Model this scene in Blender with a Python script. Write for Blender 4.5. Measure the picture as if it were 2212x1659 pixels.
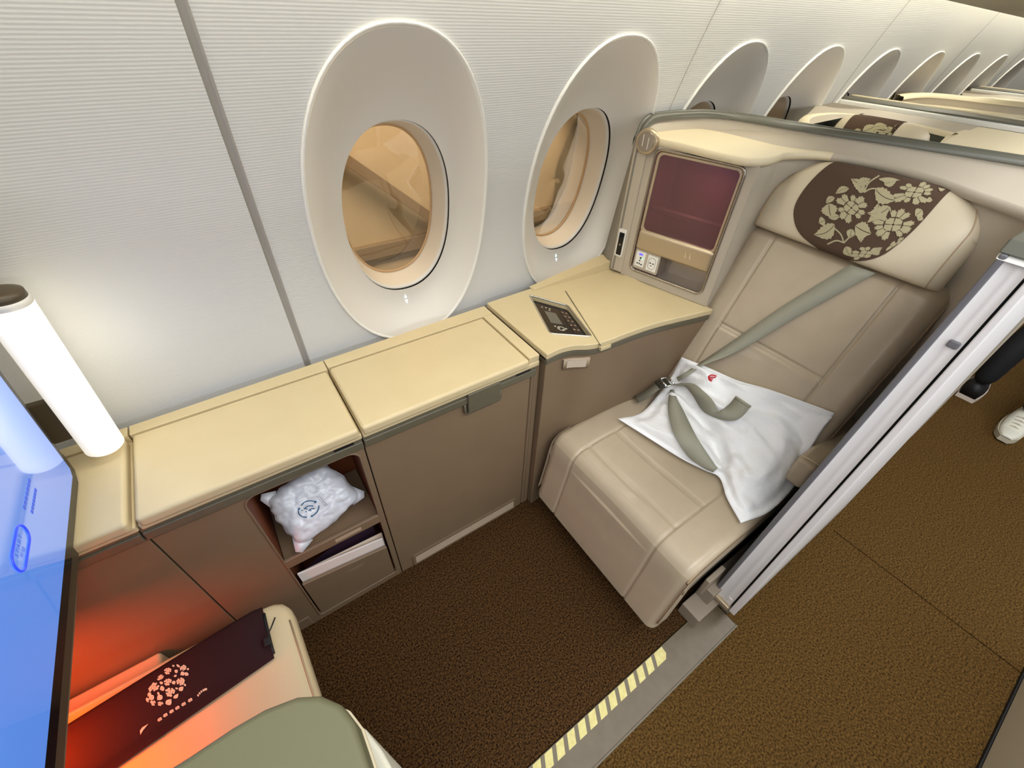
import bpy, bmesh, math, random
import numpy as np
from mathutils import Vector, Matrix
from mathutils.bvhtree import BVHTree
random.seed(7)
for o in list(bpy.data.objects): bpy.data.objects.remove(o)
SC = bpy.context.scene
COL = SC.collection
# ------------------------------------------------------------------ camera
IW, IH, FPX = 2212, 1659, 921.70
CAM = np.array([0.0, 0.0, 1.5377])
RM = np.array([[0.82832, -0.55937, 0.03156], [-0.35231, -0.56384, -0.74697], [0.43563, 0.60761, -0.66411]])
cd = bpy.data.cameras.new('camera'); cam = bpy.data.objects.new('camera', cd); COL.objects.link(cam)
cd.sensor_fit = 'HORIZONTAL'; cd.sensor_width = 36; cd.lens = FPX / IW * 36; cd.clip_start = 0.02
r_, d_, f_ = [Vector(v).normalized() for v in RM]
cam.matrix_world = Matrix(((r_.x, -d_.x, -f_.x, CAM[0]), (r_.y, -d_.y, -f_.y, CAM[1]), (r_.z, -d_.z, -f_.z, CAM[2]), (0, 0, 0, 1)))
SC.camera = cam
# ------------------------------------------------------------------ world, lights, exposure
w = bpy.data.worlds.new('world'); SC.world = w; w.use_nodes = True
bg = w.node_tree.nodes['Background']; bg.inputs[0].default_value = (0.86, 0.93, 1.0, 1); bg.inputs[1].default_value = 0.26
vs = SC.view_settings; vs.view_transform = 'Standard'; vs.look = 'None'; vs.gamma = 1; vs.use_curve_mapping = False; vs.exposure = -0.36
def area(name, loc, target, sx, sy, power, color):
    l = bpy.data.lights.new(name, 'AREA'); l.shape = 'RECTANGLE'; l.size = sx; l.size_y = sy; l.energy = power; l.color = color
    o = bpy.data.objects.new(name, l); COL.objects.link(o); o.location = loc
    o.rotation_euler = (Vector(target) - Vector(loc)).to_track_quat('-Z', 'Y').to_euler(); return o
area('aisle_ceiling_light', (2.1, -0.45, 2.20), (2.1, 0.38, 0.4), 6.4, 0.5, 120, (0.95, 0.97, 1.0))
area('cross_cabin_fill', (1.2, -2.0, 1.60), (1.2, 0.95, 0.90), 5.0, 0.4, 48, (0.97, 0.98, 1.0))  # added fill from across the cabin, brightens the lower wall and seat
area('bin_underside_light', (0.75, 0.36, 1.655), (0.75, 0.46, 0.5), 2.0, 0.10, 4.5, (1.0, 0.97, 0.93))
area('forward_light', (-1.6, -0.2, 2.0), (0.3, 0.8, 1.0), 1.0, 0.8, 15, (0.90, 0.94, 1.0))  # unseen area light from ahead, lights the door edge from the front
# ------------------------------------------------------------------ helpers
def ray(px, py):
    return RM.T @ np.array([(px - IW / 2) / FPX, (py - IH / 2) / FPX, 1.0])
def hit(px, py, ax, val):
    d = ray(px, py); t = (val - CAM[ax]) / d[ax]; return CAM + t * d
def Zp(px, py, z): return hit(px, py, 2, z)
def Yp(px, py, y): return hit(px, py, 1, y)
def PLp(px, py, a, n):
    d = ray(px, py); a = np.array(a, float); n = np.array(n, float); return CAM + d * (((a - CAM) @ n) / (d @ n))
def lin(c):
    return tuple((x / 255 / 12.92) if x / 255 <= 0.04045 else ((x / 255 + 0.055) / 1.055) ** 2.4 for x in c)
MATS = {}
def mat(name, rgb, rough=0.5, metal=0.0, noise=None, bump=None, emit=None, spec=0.5, coat=0.0, sheen=0.0, waves=None, alpha=1.0, trans=0.0):
    """noise=(scale, second rgb, contrast); bump=(scale, strength, distance); waves=(scale, strength)"""
    if name in MATS: return MATS[name]
    m = bpy.data.materials.new(name); m.use_nodes = True; nt = m.node_tree; b = nt.nodes['Principled BSDF']
    b.inputs['Base Color'].default_value = (*lin(rgb), 1); b.inputs['Roughness'].default_value = rough; b.inputs['Metallic'].default_value = metal
    b.inputs['Specular IOR Level'].default_value = spec; b.inputs['Coat Weight'].default_value = coat; b.inputs['Sheen Weight'].default_value = sheen
    b.inputs['Alpha'].default_value = alpha; b.inputs['Transmission Weight'].default_value = trans
    tc = nt.nodes.new('ShaderNodeTexCoord')
    if noise:
        n = nt.nodes.new('ShaderNodeTexNoise'); n.inputs['Scale'].default_value = noise[0]; n.inputs['Detail'].default_value = 4
        nt.links.new(tc.outputs['Object'], n.inputs['Vector'])
        r = nt.nodes.new('ShaderNodeValToRGB'); k = noise[2] / 2
        r.color_ramp.elements[0].position = 0.5 - k; r.color_ramp.elements[1].position = 0.5 + k
        r.color_ramp.elements[0].color = (*lin(noise[1]), 1); r.color_ramp.elements[1].color = (*lin(rgb), 1)
        nt.links.new(n.outputs['Fac'], r.inputs[0]); nt.links.new(r.outputs[0], b.inputs['Base Color'])
    src = None
    if bump:
        n = nt.nodes.new('ShaderNodeTexNoise'); n.inputs['Scale'].default_value = bump[0]; n.inputs['Detail'].default_value = 3
        nt.links.new(tc.outputs['Object'], n.inputs['Vector']); src = n.outputs['Fac']; st, di = bump[1], bump[2]
    if waves:
        n = nt.nodes.new('ShaderNodeTexWave'); n.bands_direction = 'Z'; n.inputs['Scale'].default_value = waves[0]; n.inputs['Distortion'].default_value = 0.6
        n.inputs['Detail'].default_value = 2; n.inputs['Detail Scale'].default_value = 2
        nt.links.new(tc.outputs['Object'], n.inputs['Vector']); src = n.outputs['Fac']; st, di = waves[1], 0.002
    if src:
        bp = nt.nodes.new('ShaderNodeBump'); bp.inputs['Strength'].default_value = st; bp.inputs['Distance'].default_value = di
        nt.links.new(src, bp.inputs['Height']); nt.links.new(bp.outputs[0], b.inputs['Normal'])
    if emit:
        b.inputs['Emission Color'].default_value = (*lin(emit[0]), 1); b.inputs['Emission Strength'].default_value = emit[1]
    MATS[name] = m; return m
def pane_mat(name, tint, gloss=0.10, rough=0.03, refl=(255, 255, 255)):
    m = bpy.data.materials.new(name); m.use_nodes = True; nt = m.node_tree; nt.nodes.clear()
    o = nt.nodes.new('ShaderNodeOutputMaterial'); mx = nt.nodes.new('ShaderNodeMixShader'); t = nt.nodes.new('ShaderNodeBsdfTransparent'); g = nt.nodes.new('ShaderNodeBsdfGlossy')
    t.inputs[0].default_value = (*lin(tint), 1); g.inputs[0].default_value = (*lin(refl), 1); g.inputs['Roughness'].default_value = rough
    fr = nt.nodes.new('ShaderNodeLayerWeight'); fr.inputs[0].default_value = 0.25
    ma = nt.nodes.new('ShaderNodeMath'); ma.operation = 'MULTIPLY_ADD'; ma.inputs[1].default_value = 0.6; ma.inputs[2].default_value = gloss
    nt.links.new(fr.outputs['Fresnel'], ma.inputs[0]); nt.links.new(ma.outputs[0], mx.inputs[0])
    nt.links.new(t.outputs[0], mx.inputs[1]); nt.links.new(g.outputs[0], mx.inputs[2]); nt.links.new(mx.outputs[0], o.inputs[0]); return m
def empty(name, loc=(0, 0, 0), label=None, cat=None, group=None, kind=None):
    o = bpy.data.objects.new(name, None); o.empty_display_size = 0.05; COL.objects.link(o); o.location = loc; tag(o, label, cat, group, kind); return o
def tag(o, label=None, cat=None, group=None, kind=None):
    if label: o['label'] = label
    if cat: o['category'] = cat
    if group: o['group'] = group
    if kind: o['kind'] = kind
    return o
def put(name, me, m, parent=None, smooth=False, bevel=0, seg=3, solid=0, off=0):
    o = bpy.data.objects.new(name, me); COL.objects.link(o)
    if m and not me.materials: me.materials.append(m)
    if parent:
        o.parent = parent
        if parent.type == 'EMPTY': o.location = [-c for c in parent.location]
    if smooth:
        for p in me.polygons: p.use_smooth = True
    if solid:
        s = o.modifiers.new('solid', 'SOLIDIFY'); s.thickness = solid; s.offset = off
    if bevel:
        b = o.modifiers.new('bevel', 'BEVEL'); b.width = bevel; b.segments = seg; b.limit_method = 'ANGLE'; b.angle_limit = math.radians(35); b.harden_normals = False
        for p in me.polygons: p.use_smooth = True
        wn = o.modifiers.new('wn', 'WEIGHTED_NORMAL'); wn.keep_sharp = False
    return o
def mesh(name, V, F, m, parent=None, **k):
    me = bpy.data.meshes.new(name); me.from_pydata([tuple(map(float, v)) for v in V], [], F); me.validate()
    bm = bmesh.new(); bm.from_mesh(me); bmesh.ops.recalc_face_normals(bm, faces=bm.faces); bm.to_mesh(me); bm.free()
    return put(name, me, m, parent, **k)
def boxdata(lo, hi):
    x0, y0, z0 = lo; x1, y1, z1 = hi
    V = [(x0, y0, z0), (x1, y0, z0), (x1, y1, z0), (x0, y1, z0), (x0, y0, z1), (x1, y0, z1), (x1, y1, z1), (x0, y1, z1)]
    return V, [(0, 3, 2, 1), (4, 5, 6, 7), (0, 1, 5, 4), (1, 2, 6, 5), (2, 3, 7, 6), (3, 0, 4, 7)]
def box(name, lo, hi, m, parent=None, bevel=0.004, **k):
    V, F = boxdata(lo, hi); return mesh(name, V, F, m, parent, bevel=bevel, **k)
def obox(name, c, ex, ey, ez, m, parent=None, bevel=0.003, **k):
    """box centred at c with half-extent vectors ex, ey, ez"""
    c, ex, ey, ez = [np.array(v, float) for v in (c, ex, ey, ez)]
    V = [c + sx * ex + sy * ey + sz * ez for sz in (-1, 1) for sx, sy in ((-1, -1), (1, -1), (1, 1), (-1, 1))]
    return mesh(name, V, [(0, 3, 2, 1), (4, 5, 6, 7), (0, 1, 5, 4), (1, 2, 6, 5), (2, 3, 7, 6), (3, 0, 4, 7)], m, parent, bevel=bevel, **k)
def prism(name, pts, base, up, m, parent=None, **k):
    """pts: 3D loop; extruded by vector up from base offset"""
    n = len(pts); P = [np.array(p, float) + np.array(base) for p in pts]
    V = P + [p + np.array(up) for p in P]
    F = [tuple(range(n)), tuple(range(2 * n - 1, n - 1, -1))] + [(i, (i + 1) % n, n + (i + 1) % n, n + i) for i in range(n)]
    return mesh(name, V, F, m, parent, **k)
def plate(name, outer, holes, thick, m, parent=None, **k):
    """flat plate (3D loops in a plane) with holes, extruded by vector thick"""
    bm = bmesh.new(); edges = []
    for L in [outer] + holes:
        vs_ = [bm.verts.new(tuple(map(float, p))) for p in L]
        edges += [bm.edges.new((vs_[i], vs_[(i + 1) % len(vs_)])) for i in range(len(vs_))]
    bmesh.ops.triangle_fill(bm, use_beauty=True, use_dissolve=False, edges=edges)
    r = bmesh.ops.extrude_face_region(bm, geom=list(bm.faces))
    for v in [g for g in r['geom'] if isinstance(g, bmesh.types.BMVert)]: v.co += Vector(thick)
    bmesh.ops.recalc_face_normals(bm, faces=bm.faces)
    me = bpy.data.meshes.new(name); bm.to_mesh(me); bm.free()
    return put(name, me, m, parent, **k)
def grid(name, P, m, parent=None, closeu=False, closev=False, caps=False, **k):
    nu, nv = len(P), len(P[0]); V = [p for row in P for p in row]; F = []
    for i in range(nu if closeu else nu - 1):
        for j in range(nv if closev else nv - 1):
            a, b = i * nv + j, i * nv + (j + 1) % nv; c, d = ((i + 1) % nu) * nv + (j + 1) % nv, ((i + 1) % nu) * nv + j
            F.append((a, b, c, d))
    if caps and closev:
        F.append(tuple(range(nv))); F.append(tuple(range((nu - 1) * nv, nu * nv)))
    k.setdefault('smooth', True)
    return mesh(name, V, F, m, parent, **k)
def tube(name, pts, r, m, parent=None, n=10, closed=False, **k):
    P = [np.array(p, float) for p in pts]; rings = []; N = len(P)
    prev = None
    for i in range(N):
        a = P[(i - 1) % N] if (closed or i > 0) else P[i]; b = P[(i + 1) % N] if (closed or i < N - 1) else P[i]
        t = b - a; t /= np.linalg.norm(t)
        u = (np.cross(t, [0, 0, 1]) if abs(t[2]) < 0.9 else np.cross(t, [1, 0, 0])) if prev is None else prev - t * (prev @ t)
        u /= np.linalg.norm(u); prev = u; v = np.cross(t, u); rr = r[i] if hasattr(r, '__len__') else r
        rings.append([P[i] + rr * (math.cos(q) * u + math.sin(q) * v) for q in [2 * math.pi * j / n for j in range(n)]])
    return grid(name, rings, m, parent, closeu=closed, closev=True, caps=not closed, **k)
def ribbon(name, C, W, m, parent=None, thick=0.002, sub=4, **k):
    """C centre points, W half-width vectors; smoothed"""
    C = smooth_path(C, sub); W = smooth_path(W, sub)
    P = [[c - w_, c, c + w_] for c, w_ in zip(C, W)]
    return grid(name, P, m, parent, solid=thick, **k)
def smooth_path(P, sub):
    P = [np.array(p, float) for p in P]; out = []
    for i in range(len(P) - 1):
        p0 = P[i - 1] if i else 2 * P[0] - P[1]; p1, p2 = P[i], P[i + 1]; p3 = P[i + 2] if i + 2 < len(P) else 2 * P[-1] - P[-2]
        for s in range(sub):
            t = s / sub; out.append(0.5 * (2 * p1 + (p2 - p0) * t + (2 * p0 - 5 * p1 + 4 * p2 - p3) * t * t + (3 * p1 - p0 - 3 * p2 + p3) * t ** 3))
    out.append(P[-1]); return out
def rrect(x0, x1, y0, y1, r, n=5, rs=None):
    rs = rs or [r] * 4; out = []
    for (cx, cy, a0), q in zip(((x1, y1, 0), (x0, y1, 90), (x0, y0, 180), (x1, y0, 270)), rs):
        sx = -1 if cx == x1 else 1; sy = -1 if cy == y1 else 1
        for i in range(n + 1):
            a = math.radians(a0 + 90 * i / n); out.append((cx + sx * q + q * math.cos(a), cy + sy * q + q * math.sin(a)))
    return out
def text_mesh(name, s, size, o, ex, ey, m, parent, spacing=1.0):
    cu = bpy.data.curves.new(name, 'FONT'); cu.body = s; cu.size = size; cu.align_x = 'CENTER'; cu.align_y = 'CENTER'; cu.space_character = spacing
    t = bpy.data.objects.new(name, cu); COL.objects.link(t); dg = bpy.context.evaluated_depsgraph_get()
    me = bpy.data.meshes.new_from_object(t.evaluated_get(dg)); bpy.data.objects.remove(t)
    o, ex, ey = [np.array(q, float) for q in (o, ex, ey)]
    for v in me.vertices: v.co = Vector(o + ex * v.co.x + ey * v.co.y)
    me.materials.clear(); return put(name, me, m, parent)
# ------------------------------------------------------------------ materials
M_wall = mat('wall_fabric_panel', (206, 206, 202), 0.75, waves=(60, 0.10))
M_white = mat('white_plastic', (224, 222, 214), 0.38)
M_bezel = mat('window_bezel_plastic', (212, 207, 197), 0.42)
M_tunnel = mat('window_tunnel_cream', (216, 203, 182), 0.5)
M_trimw = mat('seam_trim_grey', (160, 156, 148), 0.6)
M_carpet = mat('brown_carpet', (116, 82, 46), 0.95, noise=(200, (28, 17, 7), 0.30), bump=(330, 1.0, 0.010), spec=0.1)
M_carpet2 = mat('aisle_brown_carpet', (128, 95, 48), 0.95, noise=(180, (56, 39, 16), 0.34), bump=(240, 1.0, 0.010), spec=0.1)
M_black = mat('black_gap', (8, 8, 9), 0.6)
M_cream = mat('cream_laminate', (206, 188, 147), 0.42, noise=(14, (200, 182, 141), 0.6))
M_base = mat('seat_base_taupe', (150, 136, 118), 0.5)
M_cream2 = mat('cream_leather_tray', (208, 190, 148), 0.5, noise=(10, (200, 182, 140), 0.6), bump=(500, 0.08, 0.001))
M_taupe = mat('taupe_laminate', (126, 106, 82), 0.5, noise=(9, (120, 100, 77), 0.6))
M_olive = mat('dark_olive_trim', (98, 92, 74), 0.38, noise=(60, (90, 85, 68), 0.6))
M_leather = mat('beige_leather', (182, 166, 141), 0.36, noise=(16, (174, 158, 133), 0.6), bump=(420, 0.10, 0.0012), coat=0.08)
M_leather2 = mat('headrest_leather', (204, 190, 162), 0.45, bump=(420, 0.08, 0.001))
M_stitch = mat('piping_leather', (176, 152, 120), 0.5)
M_shell = mat('shell_beige', (182, 171, 152), 0.55, bump=(600, 0.12, 0.001))
M_ledge = mat('ledge_cream', (220, 206, 172), 0.5)
M_greyshell = mat('shell_grey', (128, 122, 108), 0.45)
M_rim = mat('rim_grey_green', (96, 95, 83), 0.35)
M_door = mat('door_pale_grey', (222, 218, 216), 0.4)
M_doord = mat('door_edge_slate', (104, 103, 106), 0.35)
M_cloth = mat('brown_headrest_cloth', (84, 66, 52), 0.9, bump=(700, 0.3, 0.001), spec=0.2)
M_print = mat('pale_floral_print', (176, 166, 132), 0.9, spec=0.1)
M_pillow = mat('white_pillow_cotton', (240, 240, 239), 0.85, bump=(18, 0.32, 0.03), spec=0.2)
M_belt = mat('grey_green_webbing', (150, 148, 130), 0.65, bump=(900, 0.2, 0.001))
M_chrome = mat('chrome', (210, 210, 205), 0.15, 1.0)
M_champ = mat('champagne_metal', (188, 170, 140), 0.34, 0.55)
M_satin = mat('satin_metal_frame', (170, 158, 142), 0.25, 0.8)
M_red = mat('red_mark', (190, 20, 35), 0.7)
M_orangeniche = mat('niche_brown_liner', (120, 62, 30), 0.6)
M_paper = mat('magazine_paper', (232, 222, 214), 0.7)
M_darkmag = mat('dark_purple_cover', (44, 30, 44), 0.35)
M_plate = mat('floor_track_plate', (112, 100, 80), 0.45, noise=(30, (100, 88, 68), 0.6))
M_ylw = mat('luminous_tape_cream', (232, 222, 150), 0.6, noise=(80, (214, 200, 128), 0.5))
M_ottoman = mat('ottoman_leather', (206, 186, 148), 0.45, bump=(420, 0.08, 0.001))
M_bagm = mat('dark_maroon_fabric', (44, 20, 22), 0.85, bump=(800, 0.15, 0.001), spec=0.2)
M_bagp = mat('bag_print_beige', (226, 196, 168), 0.8)
M_olivecap = mat('olive_shell_cap', (98, 96, 70), 0.5, bump=(500, 0.1, 0.001))
# ------------------------------------------------------------------ cabin wall (structure)
AZ, TI = 0.030, 0.027
U0 = 0.075
WCEN = [0.406, 1.030, 1.605, 2.172, 2.748, 3.348, 3.965, 4.580, 5.190]
CELL = [0.075, 0.715, 1.322, 1.888, 2.495, 3.050, 3.665, 4.270, 4.885, 5.50]
def prof(z): return 1.09 - 0.04 * (z - 0.775) - 0.2 * (z - 0.775) ** 2
def WP(u, z, depth=0.0):
    return np.array([u, prof(z) + depth + AZ * u, z - TI * u])
WC = (0.0, 1.130); WA, WB = 0.2345, 0.386; HC = (0.010, 1.109); HA, HB = 0.155, 0.238
Z0W, Z1W = 0.30, 1.80
def oval(c, a, b, n, p=2.25, shift=0):
    out = []
    for i in range(n):
        t = 2 * math.pi * i / n + shift; cx, sx = math.cos(t), math.sin(t)
        out.append((c[0] + a * math.copysign(abs(cx) ** (2 / p), cx), c[1] + b * math.copysign(abs(sx) ** (2 / p), sx)))
    return out
wallE = empty('wall_side', (0.5, 1.08, 0), kind='structure', label='curved pale cabin side wall of ribbed panels with oval window openings')
NSEG = 96
def wall_cell(k):
    uo = WCEN[k]; ov = oval(WC, WA, WB, NSEG); rows = []; xl, xr = CELL[k] - uo, CELL[k + 1] - uo
    hl, hr, hb, ht = -xl, xr, WC[1] - Z0W, Z1W - WC[1]
    rect = []
    for (x, z) in ov:
        dx, dz = x - WC[0], z - WC[1]
        s = min((hr / dx if dx > 1e-9 else (hl / -dx if dx < -1e-9 else 1e9)), (ht / dz if dz > 1e-9 else (hb / -dz if dz < -1e-9 else 1e9)))
        rect.append([WC[0] + dx * s, WC[1] + dz * s])
    for cx, cz in ((xl, Z0W), (xr, Z0W), (xr, Z1W), (xl, Z1W)):      # snap nearest to the corners
        j = min(range(NSEG), key=lambda q: (rect[q][0] - cx) ** 2 + (rect[q][1] - cz) ** 2); rect[j] = [cx, cz]
    for i in range(11):
        t = i / 10; rows.append([WP(uo + a[0] * (1 - t) + b[0] * t, a[1] * (1 - t) + b[1] * t) for a, b in zip(ov, rect)])
    return rows
def wall_panel(ks):
    V, F = [], []
    for k in ks:
        rows = wall_cell(k); b0 = len(V); V += [p for r in rows for p in r]
        for i in range(10):
            for j in range(NSEG):
                F.append((b0 + i * NSEG + j, b0 + i * NSEG + (j + 1) % NSEG, b0 + (i + 1) * NSEG + (j + 1) % NSEG, b0 + (i + 1) * NSEG + j))
    return mesh('panel', V, F, M_wall, wallE, smooth=True)
for g in range(5): wall_panel([k for k in (2 * g, 2 * g + 1) if k < 9])
zs = [Z0W + (Z1W - Z0W) * i / 30 for i in range(31)]
grid('panel', [[WP(u, z) for z in zs] for u in (-1.6, -0.8, -0.4, U0 - 0.016)], M_wall, wallE)
grid('panel', [[WP(u, z) for z in zs] for u in (5.50, 6.2, 6.9)], M_wall, wallE)
for g in range(5):
    u = CELL[2 * g]
    us = (u - (0.016 if g == 0 else 0.007), u - (0.0155 if g == 0 else 0.0065), u - 0.004, u - 0.001, u + 0.001)
    dp = (0.0, 0.004, 0.004, -0.002, 0.0)
    t = grid('trim_%d' % (g + 1), [[WP(a, z, d) for z in zs] for a, d in zip(us, dp)], M_trimw, None); tag(t, kind='structure', label='%s vertical seam strip between cabin wall panels' % ['first', 'second', 'third', 'fourth', 'fifth'][g])
# ------------------------------------------------------------------ windows (structure)
M_pane = pane_mat('window_pane_glass', (206, 188, 164), 0.06)
M_prim = mat('pane_rim_amber', (196, 158, 112), 0.4)
M_arrow = mat('lit_arrow', (210, 245, 255), 0.4, emit=((205, 243, 255), 1.6))
def reveal_pts(uo, r, th):
    """r 0 = outer lip .. 1 = inner opening"""
    a = WA - 0.003 + (HA - WA) * r; b = WB - 0.003 + (HB - WB) * r; c = (WC[0] + (HC[0] - WC[0]) * r, WC[1] + (HC[1] - WC[1]) * r)
    cx, sx = math.cos(th), math.sin(th); p = 2.25
    x = c[0] + a * math.copysign(abs(cx) ** (2 / p), cx); z = c[1] + b * math.copysign(abs(sx) ** (2 / p), sx)
    dep = -0.002 + 0.072 * (math.sin(min(r, 1) * math.pi / 2) ** 1.15)
    return WP(uo + x, z, dep)
def window(k):
    uo = WCEN[k]; n = 72; th = [2 * math.pi * i / n for i in range(n)]
    e = empty('window_%d' % (k + 1), tuple(WP(uo + WC[0], Z0W + 0.4)), kind='structure', label=['oval cabin window with deep white reveal above the closed cabinet lid', 'oval cabin window beside the grey seat wing'][k] if k < 2 else '%s oval cabin window along the wall, rising behind the seat shells' % ['third', 'fourth', 'fifth', 'sixth', 'seventh', 'eighth', 'ninth'][k - 2])
    # lip ring standing proud of the panel
    rings = []
    for q, d in ((0.0055, 0.001), (0.005, -0.006), (0.003, -0.009), (-0.0005, -0.008), (-0.003, -0.001)):
        rings.append([WP(uo + x, z, d) for x, z in oval(WC, WA + q, WB + q, n)])
    grid('reveal_lip', rings, M_white, e, closev=True)
    grid('reveal', [[reveal_pts(uo, r / 12, t) for t in th] for r in range(13)], M_bezel, e, closev=True)
    # stepped tunnel behind the opening
    def ring(f, d, g=1.0): return [WP(uo + x, z, d) for x, z in oval(HC, HA * f, HB * g, n)]
    grid('opening_edge', [ring(1.0, 0.070, 1.0), ring(1.0, 0.074, 1.0), ring(1.02, 0.075, 1.012)], M_bezel, e, closev=True)
    grid('seal_gap', [ring(1.02, 0.075, 1.012), ring(1.02, 0.084, 1.012), ring(0.96, 0.085, 0.97)], M_black, e, closev=True)
    grid('inner_ring', [ring(0.990, 0.084, 0.992), ring(0.985, 0.078, 0.988), ring(0.965, 0.078, 0.972), ring(0.95, 0.090, 0.96)], M_bezel, e, closev=True)
    grid('tunnel', [ring(0.95, 0.090, 0.96), ring(0.93, 0.11, 0.935), ring(0.89, 0.15, 0.90), ring(0.875, 0.158, 0.885)], M_tunnel, e, closev=True)
    grid('pane_rim', [ring(0.885, 0.154, 0.895), ring(0.870, 0.152, 0.882), ring(0.855, 0.158, 0.868)], M_prim, e, closev=True)
    c = WP(uo + HC[0], HC[1], 0.158); R0 = ring(0.87, 0.158, 0.88)
    mesh('pane', [c] + R0, [(0, 1 + i, 1 + (i + 1) % n) for i in range(n)], M_pane, e)
    for s in (0, 1):
        zc = 0.850 - 0.016 * s; P = []
        for du, dz in ((-0.0042, -0.005), (0.0042, -0.005), (0, 0.0065)):
            dz = -dz if s else dz
            r = 1 - (zc + dz - (WC[1] - WB)) / ((HC[1] - HB) - (WC[1] - WB)); r = 1 - r
            dep = -0.002 + 0.072 * (math.sin(r * math.pi / 2) ** 1.15)
            P.append(WP(uo + HC[0] - 0.010 + du, zc + dz, dep - 0.0015))
        mesh('arrow_button', P, [(0, 1, 2)], M_arrow, e, solid=0.001)
    return e
for k in range(9): window(k)
# what stands outside: pale tan boarding bridge wall with dark braces
M_out = mat('tan_bridge_panel', (202, 184, 152), 0.8, noise=(1.5, (178, 158, 128), 0.5)); M_out2 = mat('dark_bridge_brace', (132, 112, 88), 0.7)
ob = empty('boarding_bridge', (1, 3.0, 0), 'tan boarding bridge wall with dark diagonal braces seen through the cabin windows', 'boarding bridge')
box('side_panel', (-4.5, 3.05, -1.5), (11, 3.15, 3.8), M_out, ob)
for xa, za, xb, zb in ((-0.1, 1.55, 1.95, -0.2), (1.95, 1.55, 4.0, -0.2), (1.45, 0.3, 1.75, 1.5), (4.0, 1.55, 6.1, -0.2)):
    d = np.array([xb - xa, 0, zb - za]); L = np.linalg.norm(d); d /= L
    obox('brace', ((xa + xb) / 2, 2.95, (za + zb) / 2), d * L / 2, (0, 0.04, 0), np.array([-d[2], 0, d[0]]) * 0.032, M_out2, ob)
box('ledge_rail', (-4.5, 3.00, 0.10), (11, 3.05, 0.20), M_out2, ob)
area('outside_fill', (1.6, 1.60, 2.5), (1.6, 3.05, 0.8), 5.0, 0.5, 250, (1.0, 0.96, 0.88))  # added unseen lamp, brightens the bridge wall behind the panes
# ------------------------------------------------------------------ overhead bin and cove light
YB, ZB = 0.76, 1.6645
def ceil_pt(x, y, z): return (x, y + AZ * x, z - TI * x)
M_bin = mat('overhead_bin_taupe', (150, 142, 120), 0.5)
cp = [(YB, ZB), (YB - 0.012, ZB + 0.012), (YB - 0.02, ZB + 0.05), (YB - 0.02, Z1W + 0.03), (0.0, Z1W + 0.10), (-0.02, ZB + 0.12), (0.06, ZB + 0.035), (0.30, ZB + 0.008), (YB - 0.03, ZB - 0.004)]
cE = empty('ceiling', (1, 0.3, 1.7), kind='structure', label='taupe underside of the overhead bins')
for i in range(-3, 5):
    xa, xb = 1.72 + 1.184 * i - 0.004, 1.72 + 1.184 * (i + 1) - 0.012
    V = [ceil_pt(xa, *q) for q in cp] + [ceil_pt(xb, *q) for q in cp]; n = len(cp)
    mesh('bin_door', V, [tuple(range(n)), tuple(range(2 * n - 1, n - 1, -1))] + [(j, (j + 1) % n, n + (j + 1) % n, n + j) for j in range(n)], M_bin, cE, bevel=0.004)
M_cove = mat('cove_lamp_diffuser', (255, 250, 225), 0.5, emit=((255, 251, 238), 16.5))
bw = box('wall_back', (6.9, -2.2, 0), (6.95, 1.2, 2.4), M_shell, None, bevel=0); tag(bw, kind='structure', label='beige bulkhead closing the far end of the cabin')
cv = mesh('cove_light', [ceil_pt(x, y, z) for x in (-1.4, 6.8) for y, z in ((0.755, Z1W - 0.02), (0.825, Z1W - 0.02), (0.825, Z1W), (0.755, Z1W))], [(0, 1, 2, 3), (4, 7, 6, 5), (0, 4, 5, 1), (1, 5, 6, 2), (2, 6, 7, 3), (3, 7, 4, 0)], M_cove)
tag(cv, 'long warm white cove lamp along the top of the window wall', 'lamp')
# ------------------------------------------------------------------ floor
fE = empty('floor', (0.5, 0, 0), kind='structure', label='brown looped cabin carpet')
box('subfloor', (-2.5, -2.2, -0.06), (8, 1.2, -0.012), M_black, fE, bevel=0)
box('suite_carpet', (-2.5, 0.094, -0.012), (8, 1.2, 0.0), M_carpet, fE, bevel=0)
box('aisle_carpet', (-2.5, -2.2, -0.012), (1.6075, -0.012, 0.0), M_carpet2, fE, bevel=0)
box('aisle_carpet', (1.6125, -2.2, -0.012), (8, -0.012, 0.0), M_carpet2, fE, bevel=0)
box('aisle_carpet', (0.968, -0.012, -0.012), (8, 0.094, 0.0), M_carpet2, fE, bevel=0)
tp = empty('floor_track', (0.6, 0.04, 0), 'grey floor track plate between suite carpet and aisle carpet with luminous tape', 'floor plate')
box('track_plate', (-1.2, -0.010, -0.01), (0.966, 0.092, 0.002), M_plate, tp, bevel=0.002)
box('edge_bead', (-1.2, -0.012, 0.0), (0.966, -0.006, 0.0045), M_plate, tp, bevel=0.001)
tape0 = 0.694
M_tapeg = mat('tape_grey', (118, 108, 88), 0.6)
box('tape_base', (0.02, 0.0565, 0.002), (tape0, 0.0895, 0.0026), M_tapeg, tp, bevel=0)
for i in range(17):
    x = tape0 - 0.002 - 0.040 * i; j = 0.018
    if x - 0.026 < 0.03: break
    loop = [(x, 0.089, 0), (x - 0.026, 0.089, 0), (x - 0.026 - j, 0.057, 0), (x - j, 0.057, 0)]
    if i == 0: loop = [(x + 0.010, 0.089, 0), (x - 0.026, 0.089, 0), (x - 0.026 - j, 0.057, 0), (x - 0.006, 0.057, 0), (x + 0.008, 0.068, 0)]
    prism('tape_stripe', loop, (0, 0, 0.0026), (0, 0, 0.0006), M_ylw, tp)
# ------------------------------------------------------------------ side console along the wall
YF = 0.7726; ZC = 0.775
def ybk(x): return 1.0545 + 0.0285 * x
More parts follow.
